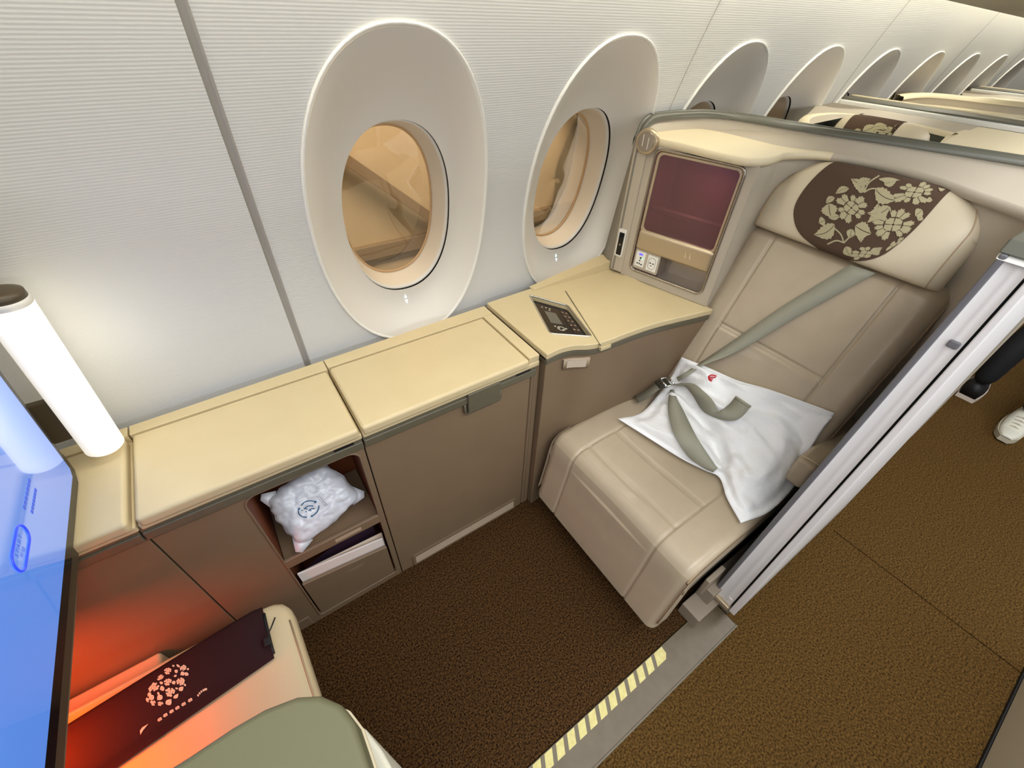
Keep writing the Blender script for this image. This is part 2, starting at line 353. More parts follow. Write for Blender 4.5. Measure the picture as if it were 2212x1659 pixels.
# unit 1: open shelf cabinet
c1 = empty('shelf_cabinet', (-0.12, 0.9, 0), 'taupe cabinet with open shelf niche and magazine pocket beneath a cream lid', 'cabinet')
hole = [(x, YF, z) for x, z in rrect(-0.178, 0.088, 0.028, 0.690, 0.03, rs=[0.03, 0.03, 0.012, 0.012])]
plate('front_panel', [(-0.346, YF, 0), (0.1025, YF, 0), (0.1025, YF, 0.735), (-0.346, YF, 0.735)], [hole], (0, 0.012, 0), M_taupe, c1)
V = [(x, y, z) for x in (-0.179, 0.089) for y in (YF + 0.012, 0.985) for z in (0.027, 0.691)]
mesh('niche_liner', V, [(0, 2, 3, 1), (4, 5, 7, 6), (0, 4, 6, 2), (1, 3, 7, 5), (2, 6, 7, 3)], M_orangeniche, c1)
tube('niche_edge', hole, 0.003, M_taupe, c1, n=6, closed=True)
sh = box('shelf', (-0.178, YF + 0.004, 0.368), (0.088, 0.98, 0.386), M_taupe, c1, bevel=0.003)
box('shelf_lip', (-0.178, YF - 0.002, 0.356), (0.088, YF + 0.010, 0.394), M_taupe, sh, bevel=0.003)
box('label_strip', (-0.045, YF - 0.0026, 0.368), (0.03, YF - 0.002, 0.382), mat('pale_label', (176, 158, 134), 0.5), sh, bevel=0)
pk = mesh('magazine_pocket', [(-0.172, YF + 0.002, 0.034), (0.080, YF + 0.002, 0.034), (0.080, YF - 0.004, 0.212), (-0.172, YF - 0.004, 0.250), (-0.172, YF + 0.010, 0.034), (0.080, YF + 0.010, 0.034), (0.080, YF + 0.006, 0.212), (-0.172, YF + 0.006, 0.250)],
     [(0, 1, 2, 3), (4, 7, 6, 5), (0, 4, 5, 1), (1, 5, 6, 2), (2, 6, 7, 3), (3, 7, 4, 0)], M_taupe, c1, bevel=0.003)
box('embossed_mark', (-0.05, YF - 0.0045, 0.185), (0.0, YF - 0.0025, 0.192), mat('emboss', (128, 106, 86), 0.5), pk, bevel=0)
box('body', (-0.340, 0.99, 0.0), (0.100, 1.04, 0.735), M_taupe, c1)
vt = box('toe_vent', (-0.335, YF - 0.004, 0.006), (-0.205, YF + 0.002, 0.062), M_taupe, c1)
def lid(parent, xa, xb, yb, name='lid', ya=0.752):
    P = [(xa, ya, 0), (xb, ya, 0), (xb, yb, 0), (xa, yb, 0)]
    return prism(name, P, (0, 0, 0.748), (0, 0, 0.030), M_cream, parent, bevel=0.009, seg=4)
def top(parent, xa, xb):
    return prism('worktop', [(xa, 0.757, 0), (xb, 0.757, 0), (xb, ybk(xb), 0), (xa, ybk(xa), 0)], (0, 0, 0.738), (0, 0, 0.018), M_cream, parent, bevel=0.004)
def back_ledge(parent, xa, xb, yb):
    return prism('back_ledge', [(xa, yb + 0.003, 0), (xb, yb + 0.003, 0), (xb, ybk(xb), 0), (xa, ybk(xa), 0)], (0, 0, 0.752), (0, 0, 0.0265), M_cream, parent, bevel=0.002)
top(c1, -0.340, 0.1045); lid(c1, -0.336, 0.1005, 1.010); back_ledge(c1, -0.340, 0.1045, 1.010)
def rail(parent, xa, xb):
    box('trim_rail', (xa, 0.7585, 0.703), (xb, 0.774, 0.727), M_olive, parent, bevel=0.003)
    box('trim_groove', (xa, 0.763, 0.725), (xb, 0.774, 0.741), M_olive, parent, bevel=0.001)
rail(c1, -0.346, 0.1025)
box('catch_slot', (0.035, 0.7605, 0.729), (0.082, 0.764, 0.738), M_black, c1, bevel=0)
# unit 2: closed cabinet
c2 = empty('closed_cabinet', (0.36, 0.9, 0), 'plain taupe closed cabinet with dark latch handle and floor vent under a cream lid', 'cabinet')
box('front_panel', (0.1055, YF, 0.0), (0.622, YF + 0.014, 0.735), M_taupe, c2, bevel=0.002)
box('body', (0.108, YF + 0.02, 0.0), (0.64, 1.05, 0.735), M_taupe, c2)
box('pillar', (0.6245, YF - 0.002, 0.0), (0.656, YF + 0.03, 0.742), M_taupe, c2, bevel=0.006)
box('pillar_groove', (0.6335, YF - 0.0026, 0.0), (0.6355, YF, 0.70), M_olive, c2, bevel=0)
top(c2, 0.1065, 0.640); lid(c2, 0.1085, 0.600, 1.016); back_ledge(c2, 0.1065, 0.640, 1.016); box('end_strip', (0.603, 0.760, 0.752), (0.640, 1.018, 0.7785), M_cream, c2, bevel=0.003); rail(c2, 0.1055, 0.632)
box('catch_slot', (0.560, 0.7605, 0.729), (0.610, 0.764, 0.738), M_black, c2, bevel=0)
hx0, hx1 = 0.395, 0.500
la = box('latch_handle', (hx0, 0.752, 0.672), (hx1, 0.770, 0.742), M_olive, c2, bevel=0.003)
tube('latch_surround', [(hx0 - 0.006, 0.764, 0.705), (hx0 - 0.006, 0.764, 0.668), (hx0 - 0.002, 0.764, 0.662), (hx1 + 0.002, 0.764, 0.662), (hx1 + 0.006, 0.764, 0.668), (hx1 + 0.006, 0.764, 0.705)], 0.004, M_olive, la, n=8)
vf = plate('vent_frame', [(x, YF - 0.004, z) for x, z in rrect(0.150, 0.594, 0.002, 0.066, 0.008)], [[(x, YF - 0.004, z) for x, z in rrect(0.160, 0.586, 0.008, 0.056, 0.004)]], (0, 0.006, 0), M_taupe, c2)
M_slat = mat('vent_slat_pale', (178, 160, 136), 0.5)
for i in range(5): box('vent_slat', (0.160, YF - 0.003, 0.009 + 0.0097 * i), (0.586, YF + 0.001, 0.0150 + 0.0097 * i), M_slat, vf, bevel=0.001)
# unit 0: forward end piece, passing behind the screen
c0 = empty('end_cabinet', (-0.6, 0.9, 0), 'taupe end cabinet under the tube lamp, front washed by orange footwell light', 'cabinet')
box('front_panel', (-1.05, YF, 0.0), (-0.350, YF + 0.014, 0.735), M_taupe, c0, bevel=0.002)
box('body', (-1.05, YF + 0.02, 0.0), (-0.350, 1.02, 0.735), M_taupe, c0)
top(c0, -1.05, -0.3435); lid(c0, -1.04, -0.348, 1.010); back_ledge(c0, -1.05, -0.3435, 1.010); rail(c0, -1.05, -0.349)
# unit 3: armrest console with wavy front
c3 = empty('armrest_console', (0.95, 0.85, 0), 'cream topped armrest console with wavy front edge and remote control recess', 'console')
wave = smooth_path([(0.650, 0.738, 0), (0.70, 0.741, 0), (0.745, 0.732, 0), (0.79, 0.709, 0), (0.84, 0.697, 0), (0.92, 0.694, 0), (1.02, 0.687, 0), (1.11, 0.673, 0), (1.20, 0.655, 0), (1.285, 0.640, 0)], 4)
back3 = [(1.285, 1.085, 0), (0.650, 1.072, 0)]
ZT = 0.787
slot = [(0.803, 1.040), (0.875, 0.915), (0.822, 0.738), (0.722, 0.818)]
def rnd(P, r=0.012):
    out = []; n = len(P)
    for i in range(n):
        a, b, c = np.array(P[i - 1]), np.array(P[i]), np.array(P[(i + 1) % n]); u = (a - b) / np.linalg.norm(a - b); v = (c - b) / np.linalg.norm(c - b)
        for t in (0, .25, .5, .75, 1): out.append(tuple((1 - t) ** 2 * (b + r * u) + 2 * t * (1 - t) * b + t * t * (b + r * v)))
    return out
slr = rnd(slot)
w3 = [tuple(p) for p in wave]
plate('worktop', [(p[0], p[1], ZT) for p in w3 + back3], [[(x, y, ZT) for x, y in slr]], (0, 0, -0.020), M_cream, c3, bevel=0.003)
off = lambda d: [(p[0] + 0.004, p[1] + d, 0) for p in w3]
prism('trim_rail', off(0.004) + back3, (0, 0, 0.742), (0, 0, 0.020), M_olive, c3, bevel=0.004)
prism('trim_groove', off(0.010) + back3, (0, 0, 0.758), (0, 0, 0.010), M_black, c3)
prism('front_panel', [(max(p[0], 0.658), p[1] + 0.010, 0) for p in w3] + [(1.285, 1.08, 0), (0.658, 1.068, 0)], (0, 0, 0.0), (0, 0, 0.744), M_taupe, c3, bevel=0.004)
lp = [(p[0], p[1] - 0.002, 0) for p in w3 if p[0] > 0.815]
prism('tray_lid', [(0.815, 0.695, 0)] + [q for q in lp if q[0] < 1.25] + [(1.205, 0.972, 0), (0.93, 0.995, 0)], (0, 0, 0.770), (0, 0, 0.0205), M_cream2, c3, bevel=0.004)
prism('lid_seam', [(0.812, 0.690, 0), (0.8155, 0.690, 0), (0.9305, 0.995, 0), (0.927, 0.997, 0)], (0, 0, 0.7855), (0, 0, 0.0022), M_olive, c3)
prism('tray_catch', [(0.823, 0.692, 0), (0.862, 0.690, 0), (0.862, 0.701, 0), (0.823, 0.703, 0)], (0, 0, 0.760), (0, 0, 0.012), M_cream2, c3, bevel=0.001)
mesh('back_wall', [(0.835, 1.055, ZT), (1.24, 1.035, ZT), (1.24, 1.035, 0.828), (0.835, 1.058, ZT + 0.003), (0.835, 1.085, ZT), (1.24, 1.098, ZT), (1.24, 1.098, 0.828), (0.835, 1.085, ZT + 0.003)], [(0, 1, 2, 3), (4, 7, 6, 5), (0, 4, 5, 1), (1, 5, 6, 2), (2, 6, 7, 3), (3, 7, 4, 0)], M_cream, c3, bevel=0.003)
wpl = [p for p in wave if 0.712 <= p[0] <= 0.806]
grid('placard', [[(p[0], p[1] + d, z) for d, z in ((0.012, 0.694), (0.004, 0.694), (0.004, 0.733), (0.012, 0.733))] for p in wpl], mat('placard_frame', (160, 140, 114), 0.4), c3)
grid('placard_face', [[(p[0], p[1] + 0.0025, z) for z in (0.700, 0.727)] for p in wpl[1:-1]], mat('placard_silver', (196, 182, 162), 0.35), c3)
prism('recess_floor', [(x, y, 0) for x, y in slr], (0, 0, 0.7600), (0, 0, 0.002), M_black, c3)
tube('recess_rim', [(x, y, ZT) for x, y in slr], 0.0028, M_chrome, c3, n=8, closed=True)
# remote control lying in the recess
rc = empty('remote_control', (0.80, 0.88, 0.762), 'black seat remote control with grey screen lying in the console recess', 'remote control')
cs = np.mean(np.array(slot), 0); rs = [tuple(cs + 0.90 * (np.array(q) - cs)) for q in slot]
prism('body', [(x, y, 0) for x, y in rnd(rs, 0.010)], (0, 0, 0.7622), (0, 0, 0.014), mat('remote_black', (34, 30, 26), 0.25), rc, bevel=0.002)
A_, B_, C_, D_ = [np.array(q) for q in rs]
def rq(s, t, z=0.7768): p = (1 - t) * ((1 - s) * A_ + s * B_) + t * ((1 - s) * D_ + s * C_); return (p[0], p[1], z)
def rquad(name, s0, s1, t0, t1, m, par, h=0.0008):
    return prism(name, [rq(s0, t0), rq(s1, t0), rq(s1, t1), rq(s0, t1)], (0, 0, -0.0006), (0, 0, h + 0.0006), m, par)
rquad('screen', 0.20, 0.52, 0.30, 0.66, mat('remote_screen', (96, 94, 86), 0.2), rc)
rquad('key_panel', 0.70, 0.93, 0.14, 0.92, mat('remote_keypad', (48, 38, 30), 0.35), rc)
Mk = mat('remote_key', (150, 124, 104), 0.5)
for i in range(5):
    for j in range(2): rquad('key', 0.735 + 0.11 * j, 0.785 + 0.11 * j, 0.19 + 0.145 * i, 0.225 + 0.145 * i, Mk, rc, 0.0016)
Mk2 = mat('remote_key_light', (190, 180, 160), 0.5)
for s, t in ((0.18, 0.17), (0.30, 0.16), (0.40, 0.17), (0.36, 0.23), (0.24, 0.74), (0.33, 0.78), (0.42, 0.82), (0.52, 0.78)): rquad('key', s, s + 0.04, t, t + 0.022, Mk2, rc, 0.0014)
tube('navigation_ring', [rq(0.40 + 0.10 * math.cos(a), 0.80 + 0.055 * math.sin(a), 0.777) for a in [2 * math.pi * i / 18 for i in range(18)]], 0.0012, Mk2, rc, n=6, closed=True)
# ------------------------------------------------------------------ seat shell, ledge, storage cabinet
sE = empty('seat_shell', (1.45, 0.6, 0), 'beige privacy shell with grey rim wrapping behind the leather seat', 'seat shell')
path = smooth_path([(1.181, 1.019, 0), (1.25, 1.020, 0), (1.32, 1.018, 0), (1.385, 1.006, 0), (1.452, 0.980, 0), (1.503, 0.90, 0), (1.530, 0.76, 0), (1.560, 0.636, 0), (1.612, 0.478, 0), (1.678, 0.245, 0), (1.70, 0.12, 0), (1.70, 0.03, 0)], 5)
def normals(P):
    out = []
    for i in range(len(P)):
        t = P[min(i + 1, len(P) - 1)] - P[max(i - 1, 0)]; t /= np.linalg.norm(t); out.append(np.array([-t[1], t[0], 0]))
    return out
nrm = normals(path)
arc = np.concatenate([[0], np.cumsum([np.linalg.norm(path[i + 1] - path[i]) for i in range(len(path) - 1)])])
def ztop(i):
    s = arc[i]; R = 0.07
    return 1.295 - (R - math.sqrt(max(0, R * R - (R - s) ** 2)) if s < R else 0) * 0.9
inner = [[path[i] + np.array([0, 0, z0]) for z0 in (0.795, 0.90, 1.05, 1.17, ztop(i) - 0.004)] for i in range(len(path))]
grid('inner_wall', inner, M_shell, sE, solid=0.006, off=1)
grid('outer_wall', [[path[i] + nrm[i] * 0.018 + np.array([0, 0, z0]) for z0 in (0.795, 1.0, ztop(i) - 0.008)] for i in range(len(path))], M_greyshell, sE, solid=0.004)
P = []
for i in range(len(path)):
    z = ztop(i); P.append([path[i] + nrm[i] * d + np.array([0, 0, z + h]) for d, h in ((-0.004, -0.012), (-0.004, -0.002), (0.002, 0.003), (0.012, 0.004), (0.014, -0.002), (0.016, -0.002), (0.017, 0.006), (0.023, 0.006), (0.025, 0.002), (0.025, -0.02))])
grid('rim_cap', P, M_rim, sE)
e0 = path[0]; t0 = path[1] - path[0]; t0 /= np.linalg.norm(t0)
P = []
for i in range(13):
    z = 0.80 + (ztop(0) - 0.80) * i / 12; t_ = (z - 0.80) / 0.48; wd = 0.076 - 0.056 * t_
    P.append([e0 + t0 * 0.02 + nrm[0] * -0.004 + [0, 0, z], e0 - t0 * 0.003 + nrm[0] * -0.003 + [0, 0, z], e0 - t0 * 0.001 + nrm[0] * wd * 0.5 + [0, 0, z], e0 + t0 * 0.012 + nrm[0] * wd + [0, 0, z], e0 + t0 * 0.10 + nrm[0] * min(wd, 0.03) + [0, 0, z]])
grid('wing_edge', P, M_greyshell, sE)
# ledge with flowing front edge, fascia below it
lf = smooth_path([(1.194, 0.988, 0), (1.212, 0.90, 0), (1.222, 0.80, 0), (1.232, 0.73, 0), (1.244, 0.690, 0), (1.290, 0.664, 0), (1.35, 0.664, 0), (1.41, 0.672, 0), (1.48, 0.645, 0), (1.527, 0.600, 0), (1.556, 0.493, 0), (1.535, 0.372, 0), (1.480, 0.259, 0), (1.425, 0.152, 0), (1.37, 0.09, 0)], 5)
nl = len(lf)
kE = max(i for i, p in enumerate(lf) if p[1] > 0.595); jE = max(i for i, p in enumerate(path) if p[1] > 0.60)
bk = []
for i in range(nl):
    s = (i / kE * jE) if i <= kE else jE + (i - kE) / (nl - 1 - kE) * (len(path) - 1 - jE)
    k0 = int(min(s, len(path) - 2)); bk.append(path[k0] * (1 - (s - k0)) + path[k0 + 1] * (s - k0))
rows, rows2 = [], []
kS = max(i for i, p in enumerate(lf) if p[1] > 0.668 and p[0] < 1.30)
for i, (p, q) in enumerate(zip(lf, bk)):
    d = p - q; L = np.linalg.norm(d) or 1; d = d / L; z = 1.248; t_ = min(1, max(0, (i - kS) / (kE - kS))); t_ = t_ * t_ * (3 - 2 * t_)
    prof_ = [p - d * 0.012 + [0, 0, z - 0.022], p + [0, 0, z - 0.020], p + d * 0.003 + [0, 0, z - 0.010], p + [0, 0, z - 0.002], p - d * 0.008 + [0, 0, z + 0.001]]
    b = q * (1 - t_) + (p - d * 0.010) * t_
    if i <= kE: rows.append(prof_ + [(p - d * 0.008) * 0.5 + b * 0.5 + [0, 0, z + 0.001], b + [0, 0, z + 0.001]])
    if i > kE: b = p - d * 0.008
    if i >= kE: rows3 = None
    if i >= kS: rows2.append([b + [0, 0, z + 0.0008], b * 0.7 + q * 0.3 + [0, 0, z + 0.003 * t_ + 0.0008], b * 0.3 + q * 0.7 + [0, 0, z + 0.014 * t_ + 0.0008], q + [0, 0, z + 0.028 * t_ + 0.0008]])
grid('ledge', rows, M_ledge, sE); grid('shoulder', rows2, M_shell, sE)
grid('shoulder_lip', [[p - (p - q) / np.linalg.norm(p - q) * a + [0, 0, 1.248 + h] for a, h in ((0.012, -0.022), (0.0, -0.020), (-0.003, -0.010), (0.0, -0.002), (0.008, 0.001))] for p, q in list(zip(lf, bk))[kE:]], M_shell, sE)
nf = [i for i, p in enumerate(lf) if p[0] >= 1.285]
fas = []
for i in nf:
    d = lf[i] - bk[i]; d = d / (np.linalg.norm(d) or 1); p = lf[i] - d * 0.014; fas.append([p + [0, 0, z] for z in (0.45, 0.7, 0.95, 1.229)])
grid('fascia', fas, M_shell, sE)
mesh('back_shell', [(1.50, 0.05, 0), (1.70, 0.05, 0), (1.70, 1.0, 0), (1.50, 1.0, 0), (1.56, 0.05, 0.80), (1.72, 0.05, 0.80), (1.55, 1.0, 0.80), (1.50, 1.0, 0.80)], [(0, 3, 2, 1), (4, 5, 6, 7), (0, 1, 5, 4), (1, 2, 6, 5), (2, 3, 7, 6), (3, 0, 4, 7)], M_greyshell, sE)
# storage cabinet with tinted glass door
gE = empty('storage_cabinet', (1.25, 0.85, 0.787), 'small cabinet with tinted glass door, metal pocket and power sockets beside the headrest', 'cabinet')
CA = np.array([1.196, 0.979, 0.0]); E1 = np.array([0.2458, -0.9693, 0]); NO = np.array([-0.9693, -0.2458, 0])
def cq(a, z, d=0.0): return CA + E1 * a + NO * d + np.array([0, 0, z])
def cbox(name, a0, a1, z0, z1, d0, d1, m, par, bevel=0.002, **k):
    c = cq((a0 + a1) / 2, (z0 + z1) / 2, (d0 + d1) / 2); return obox(name, c, E1 * (a1 - a0) / 2, NO * (d1 - d0) / 2, (0, 0, (z1 - z0) / 2), m, par, bevel=bevel, **k)
hl = rrect(0.020, 0.296, 0.822, 1.220, 0.022)
plate('face_frame', [cq(a, z) for a, z in ((-0.010, 0.789), (0.325, 0.789), (0.325, 1.229), (-0.010, 1.229))], [[cq(a, z) for a, z in hl]], NO * -0.012, M_shell, gE)
tube('metal_surround', [cq(a, z, 0.001) for a, z in hl], 0.0042, M_satin, gE, n=8, closed=True)
V = [cq(a, z, d) for a in (0.018, 0.298) for d in (-0.010, -0.19) for z in (0.820, 1.222)]
mesh('liner', V, [(0, 2, 3, 1), (4, 5, 7, 6), (0, 4, 6, 2), (1, 3, 7, 5), (2, 6, 7, 3)], mat('cabinet_liner_plum', (164, 118, 120), 0.5), gE)
M_tint = pane_mat('tinted_door_glass', (206, 172, 172), 0.08, 0.22, (190, 170, 190))
ntt = M_tint.node_tree; mo = [n for n in ntt.nodes if n.type == 'OUTPUT_MATERIAL'][0]; m1 = [n for n in ntt.nodes if n.type == 'MIX_SHADER'][0]
df = ntt.nodes.new('ShaderNodeBsdfDiffuse'); df.inputs[0].default_value = (*lin((150, 112, 110)), 1); m3 = ntt.nodes.new('ShaderNodeMixShader'); m3.inputs[0].default_value = 0.26
ntt.links.new(m1.outputs[0], m3.inputs[1]); ntt.links.new(df.outputs[0], m3.inputs[2]); ntt.links.new(m3.outputs[0], mo.inputs[0])
dr = empty('glass_door', (0, 0, 0)); dr.parent = gE; dr.location = [-c for c in gE.location]
def gpart(o): o.parent = dr; o.location = (0, 0, 0); return o
pl = plate('glass_pane', [cq(a, z, -0.006) for a, z in rrect(0.030, 0.288, 0.975, 1.212, 0.016)], [], NO * 0.003, M_tint, None); pl.parent = dr
fr = plate('door_frame', [cq(a, z, -0.008) for a, z in rrect(0.026, 0.291, 0.960, 1.215, 0.018)], [[cq(a, z, -0.008) for a, z in rrect(0.036, 0.283, 0.972, 1.207, 0.014)]], NO * 0.008, M_champ, None, bevel=0.002); fr.parent = dr
cbox('shelf_bar', 0.035, 0.292, 1.028, 1.044, -0.045, -0.020, mat('shelf_bar_grey', (206, 200, 194), 0.4), gE)
cg = bpy.data.lights.new('cabinet_glow', 'POINT'); cg.energy = 0.30; cg.color = (1.0, 0.74, 0.80); cg.shadow_soft_size = 0.02; cgo = bpy.data.objects.new('cabinet_glow', cg); COL.objects.link(cgo); cgo.location = cq(0.16, 1.10, -0.10)
pkt = cbox('metal_pocket', 0.024, 0.294, 0.900, 0.972, -0.030, 0.006, M_champ, gE, bevel=0.012, seg=5)
for i in range(2):
    prism('crane_emblem', [cq(0.205 + 0.016 * i, 0.930, 0.0064), cq(0.210 + 0.016 * i, 0.926, 0.0064), cq(0.204 + 0.016 * i, 0.950, 0.0064)], (0, 0, 0), NO * 0.0006, M_ledge, pkt)
sp = cbox('socket_panel', 0.026, 0.124, 0.828, 0.902, -0.020, -0.002, M_shell, gE, bevel=0.004)
M_sock = mat('socket_white', (236, 234, 226), 0.35); M_dark = mat('socket_hole', (30, 28, 26), 0.5)
s1 = cbox('usb_socket', 0.034, 0.070, 0.840, 0.896, -0.003, 0.000, M_sock, sp, bevel=0.001)
for a, z, aw, zw, m in ((0.052, 0.886, 0.007, 0.003, mat('blue_usb', (90, 80, 240), 0.4, emit=((90, 80, 255), 1.2))), (0.054, 0.873, 0.003, 0.003, M_dark), (0.060, 0.872, 0.0025, 0.0025, mat('green_led', (160, 255, 190), 0.4, emit=((160, 255, 190), 1.5))), (0.052, 0.863, 0.002, 0.0025, M_dark), (0.045, 0.852, 0.003, 0.002, M_dark), (0.053, 0.852, 0.002, 0.0028, M_dark), (0.061, 0.850, 0.003, 0.002, M_dark)):
    cbox('socket_hole', a - aw, a + aw, z - zw, z + zw, 0.000, 0.0008, m, s1, bevel=0)
s2 = cbox('mains_socket', 0.080, 0.118, 0.838, 0.894, -0.003, 0.000, M_sock, sp, bevel=0.001)
tube('socket_ring', [cq(a, z, 0.0005) for a, z in rrect(0.086, 0.112, 0.846, 0.886, 0.010)], 0.0008, mat('socket_ring_grey', (150, 148, 140), 0.5), s2, n=6, closed=True)
for a, z, aw, zw in ((0.093, 0.867, 0.0028, 0.0018), (0.104, 0.867, 0.0028, 0.0018), (0.098, 0.858, 0.0018, 0.0018)): cbox('socket_hole', a - aw, a + aw, z - zw, z + zw, 0.000, 0.0008, M_dark, s2, bevel=0)
M_nich = mat('niche_satin_steel', (168, 158, 148), 0.3, 0.7)
V = [cq(a, z, d) for a in (0.126, 0.296) for d in (-0.008, -0.070) for z in (0.824, 0.902)]
mesh('steel_niche', V, [(0, 2, 3, 1), (4, 5, 7, 6), (0, 4, 6, 2), (1, 3, 7, 5), (2, 6, 7, 3)], M_nich, gE)
cbox('warning_text_line', 0.20, 0.285, 0.890, 0.893, -0.0695, -0.069, mat('navy_print', (52, 50, 92), 0.6), gE, bevel=0)
cbox('warning_text_line', 0.20, 0.285, 0.883, 0.886, -0.0695, -0.069, MATS['navy_print'], gE, bevel=0)
# round light and call panel on the wing
rl = empty('reading_light', tuple(cq(-0.012, 1.236, 0.012)), 'round satin metal reading light at the top of the wing', 'reading light')
def disc(name, c, n, r, h, m, par, nseg=32, br=0.002):
    n = np.array(n, float); n /= np.linalg.norm(n); u = np.cross(n, [0, 0, 1]); u /= np.linalg.norm(u); v = np.cross(n, u); c = np.array(c, float)
    L = [c + r * (math.cos(2 * math.pi * i / nseg) * u + math.sin(2 * math.pi * i / nseg) * v) for i in range(nseg)]
    return prism(name, L, (0, 0, 0), n * h, m, par, bevel=br)
disc('lamp_ring', cq(-0.012, 1.236, 0.002), NO, 0.036, 0.018, M_champ, rl, br=0.005); disc('lamp_face', cq(-0.012, 1.236, 0.020), NO, 0.028, 0.002, M_satin, rl)
for s in (-1, 1): obox('slot_mark', cq(-0.012 + 0.009 * s, 1.236 - 0.003 * s, 0.0225), E1 * 0.0008, NO * 0.0006, np.array([0, 0, 0.016]), M_white, rl, bevel=0)
cp_ = empty('call_panel', tuple(cq(-0.033, 0.905)), 'narrow white framed black control panel on the wing front', 'control panel')
plate('panel_frame', [cq(a, z, 0.006) for a, z in rrect(-0.047, -0.017, 0.855, 0.955, 0.004)], [], NO * 0.004, M_white, cp_, bevel=0.001)
plate('panel_face', [cq(a, z, 0.010) for a, z in rrect(-0.042, -0.022, 0.861, 0.943, 0.002)], [], NO * 0.001, mat('gloss_black', (10, 10, 12), 0.1), cp_)
cbox('panel_key', -0.035, -0.029, 0.896, 0.903, 0.011, 0.0116, M_satin, cp_, bevel=0)
cbox('wing_fascia', -0.055, -0.008, 0.795, 1.225, -0.012, 0.006, M_shell, sE, bevel=0.004)
# ------------------------------------------------------------------ the seat
seat = empty('leather_seat', (1.0, 0.42, 0), 'beige leather reclining seat with stitched cushions and floral headrest cover', 'seat')
YL, YR = 0.722, 0.127
def groove(d, w_=0.0035, depth=0.005): return -depth * math.exp(-(d / w_) ** 2)
def edge_round(d, r):
    return 0.0 if d >= r else -(r - math.sqrt(max(0.0, r * r - (r - d) ** 2)))
# seat cushion + calf rest: profile swept along y
prof_pts = [(1.36, 0.445)] + [(x, 0.440 - 0.010 * ((x - 0.95) / 0.3) ** 2) for x in (1.3, 1.2, 1.1, 1.0, 0.92, 0.86, 0.81)]
for a in (80, 62, 45, 30, 18): prof_pts.append((0.755 - 0.058 * math.cos(math.radians(a)), 0.375 + 0.058 * math.sin(math.radians(a))))
prof_pts += [(0.693, 0.36), (0.685, 0.30), (0.675, 0.24), (0.665, 0.18), (0.656, 0.13), (0.655, 0.115), (0.668, 0.108), (0.70, 0.106)]
pp = smooth_path([(a, 0, b) for a, b in prof_pts], 12)
sarc = np.concatenate([[0], np.cumsum([np.linalg.norm(pp[i + 1] - pp[i]) for i in range(len(pp) - 1)])])
ny = 170; P = []
for i, c in enumerate(pp):
    t = pp[min(i + 1, len(pp) - 1)] - pp[max(i - 1, 0)]; t /= np.linalg.norm(t); nn = np.array([t[2], 0, -t[0]])
    if nn[0] > 0.2 and c[2] > 0.2: nn = -nn
    nn = np.array([-abs(nn[0]) if c[2] < 0.44 and c[0] < 0.8 else nn[0], 0, abs(nn[2]) if c[2] > 0.13 else -abs(nn[2])])
    row = []
    for j in range(ny + 1):
        y = YR + (YL - YR) * j / ny; d = min(y - YR, YL - y)
        h = edge_round(d, 0.030) * 0.9
        h += groove(y - 0.612, 0.004, 0.006) + groove(y - 0.248, 0.004, 0.006)
        if 0.248 < y < 0.612 and c[2] > 0.36:
            for xs in (0.766, 0.775, 0.886, 0.896): h += groove(c[0] - xs - 0.04 * (0.61 - y) * 0.6, 0.003, 0.006)
            h -= 0.005 * math.sin(math.pi * (y - 0.248) / 0.364)
        row.append(c + nn * h + np.array([0, y, 0]))
    P.append(row)
cush = grid('seat_cushion', P, M_leather, seat)
for yy, nm in ((YR, 0), (YL, 1)):
    L = [np.array([c[0], yy, c[2]]) for c in pp[::4] if c[2] > 0.16]; L2 = [p + np.array([0.02 if p[2] < 0.4 else 0.0, 0, -0.02 if p[2] > 0.4 else 0.0]) for p in L]
    inn = [np.array([max(p[0], 0.74) if p[2] < 0.38 else p[0], yy + (0.012 if nm == 0 else -0.012), p[2] - (0.10 if p[2] > 0.38 else 0.0)]) for p in L]
    grid('cushion_side', [[a + [0, 0, -0.012], (a + b) / 2 + [0, -0.010 if nm == 0 else 0.010, 0], b] for a, b in zip(L, inn)], M_leather, seat)
tube('piping', [np.array([c[0] + (0.010 if c[2] < 0.40 else 0), YR + 0.004, c[2] - (0.020 if c[2] > 0.40 else 0.012)]) for c in pp[::5] if c[2] > 0.16], 0.0035, M_stitch, seat, n=6)
box('cushion_pan', (0.74, YR + 0.015, 0.16), (1.38, YL - 0.015, 0.36), M_greyshell, seat)
box('calf_kick_strip', (0.668, YR + 0.02, 0.088), (0.72, YL - 0.01, 0.108), M_leather, seat)
# backrest
B0 = np.array([1.198, 0, 0.498]); BD = np.array([0.368, 0, 0.930]); BN = np.array([-0.930, 0, 0.368])
def bq(y, s, h=0.0): return B0 + BD * s + BN * h + np.array([0, y, 0])
def back_h(y, s):
    d = min(y - 0.150, 0.692 - y); h = edge_round(max(d, 0), 0.045) * 0.8
    h += groove(y - 0.603, 0.004, 0.007) + groove(y - 0.255, 0.004, 0.007)
    if 0.255 < y < 0.603:
        h += groove(s - 0.260, 0.003, 0.007) + groove(s - 0.272, 0.003, 0.007); h -= 0.006 * math.sin(math.pi * (y - 0.255) / 0.348)
        if s < 0.262: h += 0.004
    h += 0.006 * math.sin(math.pi * min(max((s + 0.1) / 0.7, 0), 1))
    if s > 0.56: h -= (s - 0.56) * 0.8
    return h
P = [[bq(0.150 + 0.542 * j / 170, -0.12 + 0.72 * i / 200, back_h(0.150 + 0.542 * j / 170, -0.12 + 0.72 * i / 200)) for j in range(171)] for i in range(201)]
grid('backrest', P, M_leather, seat)
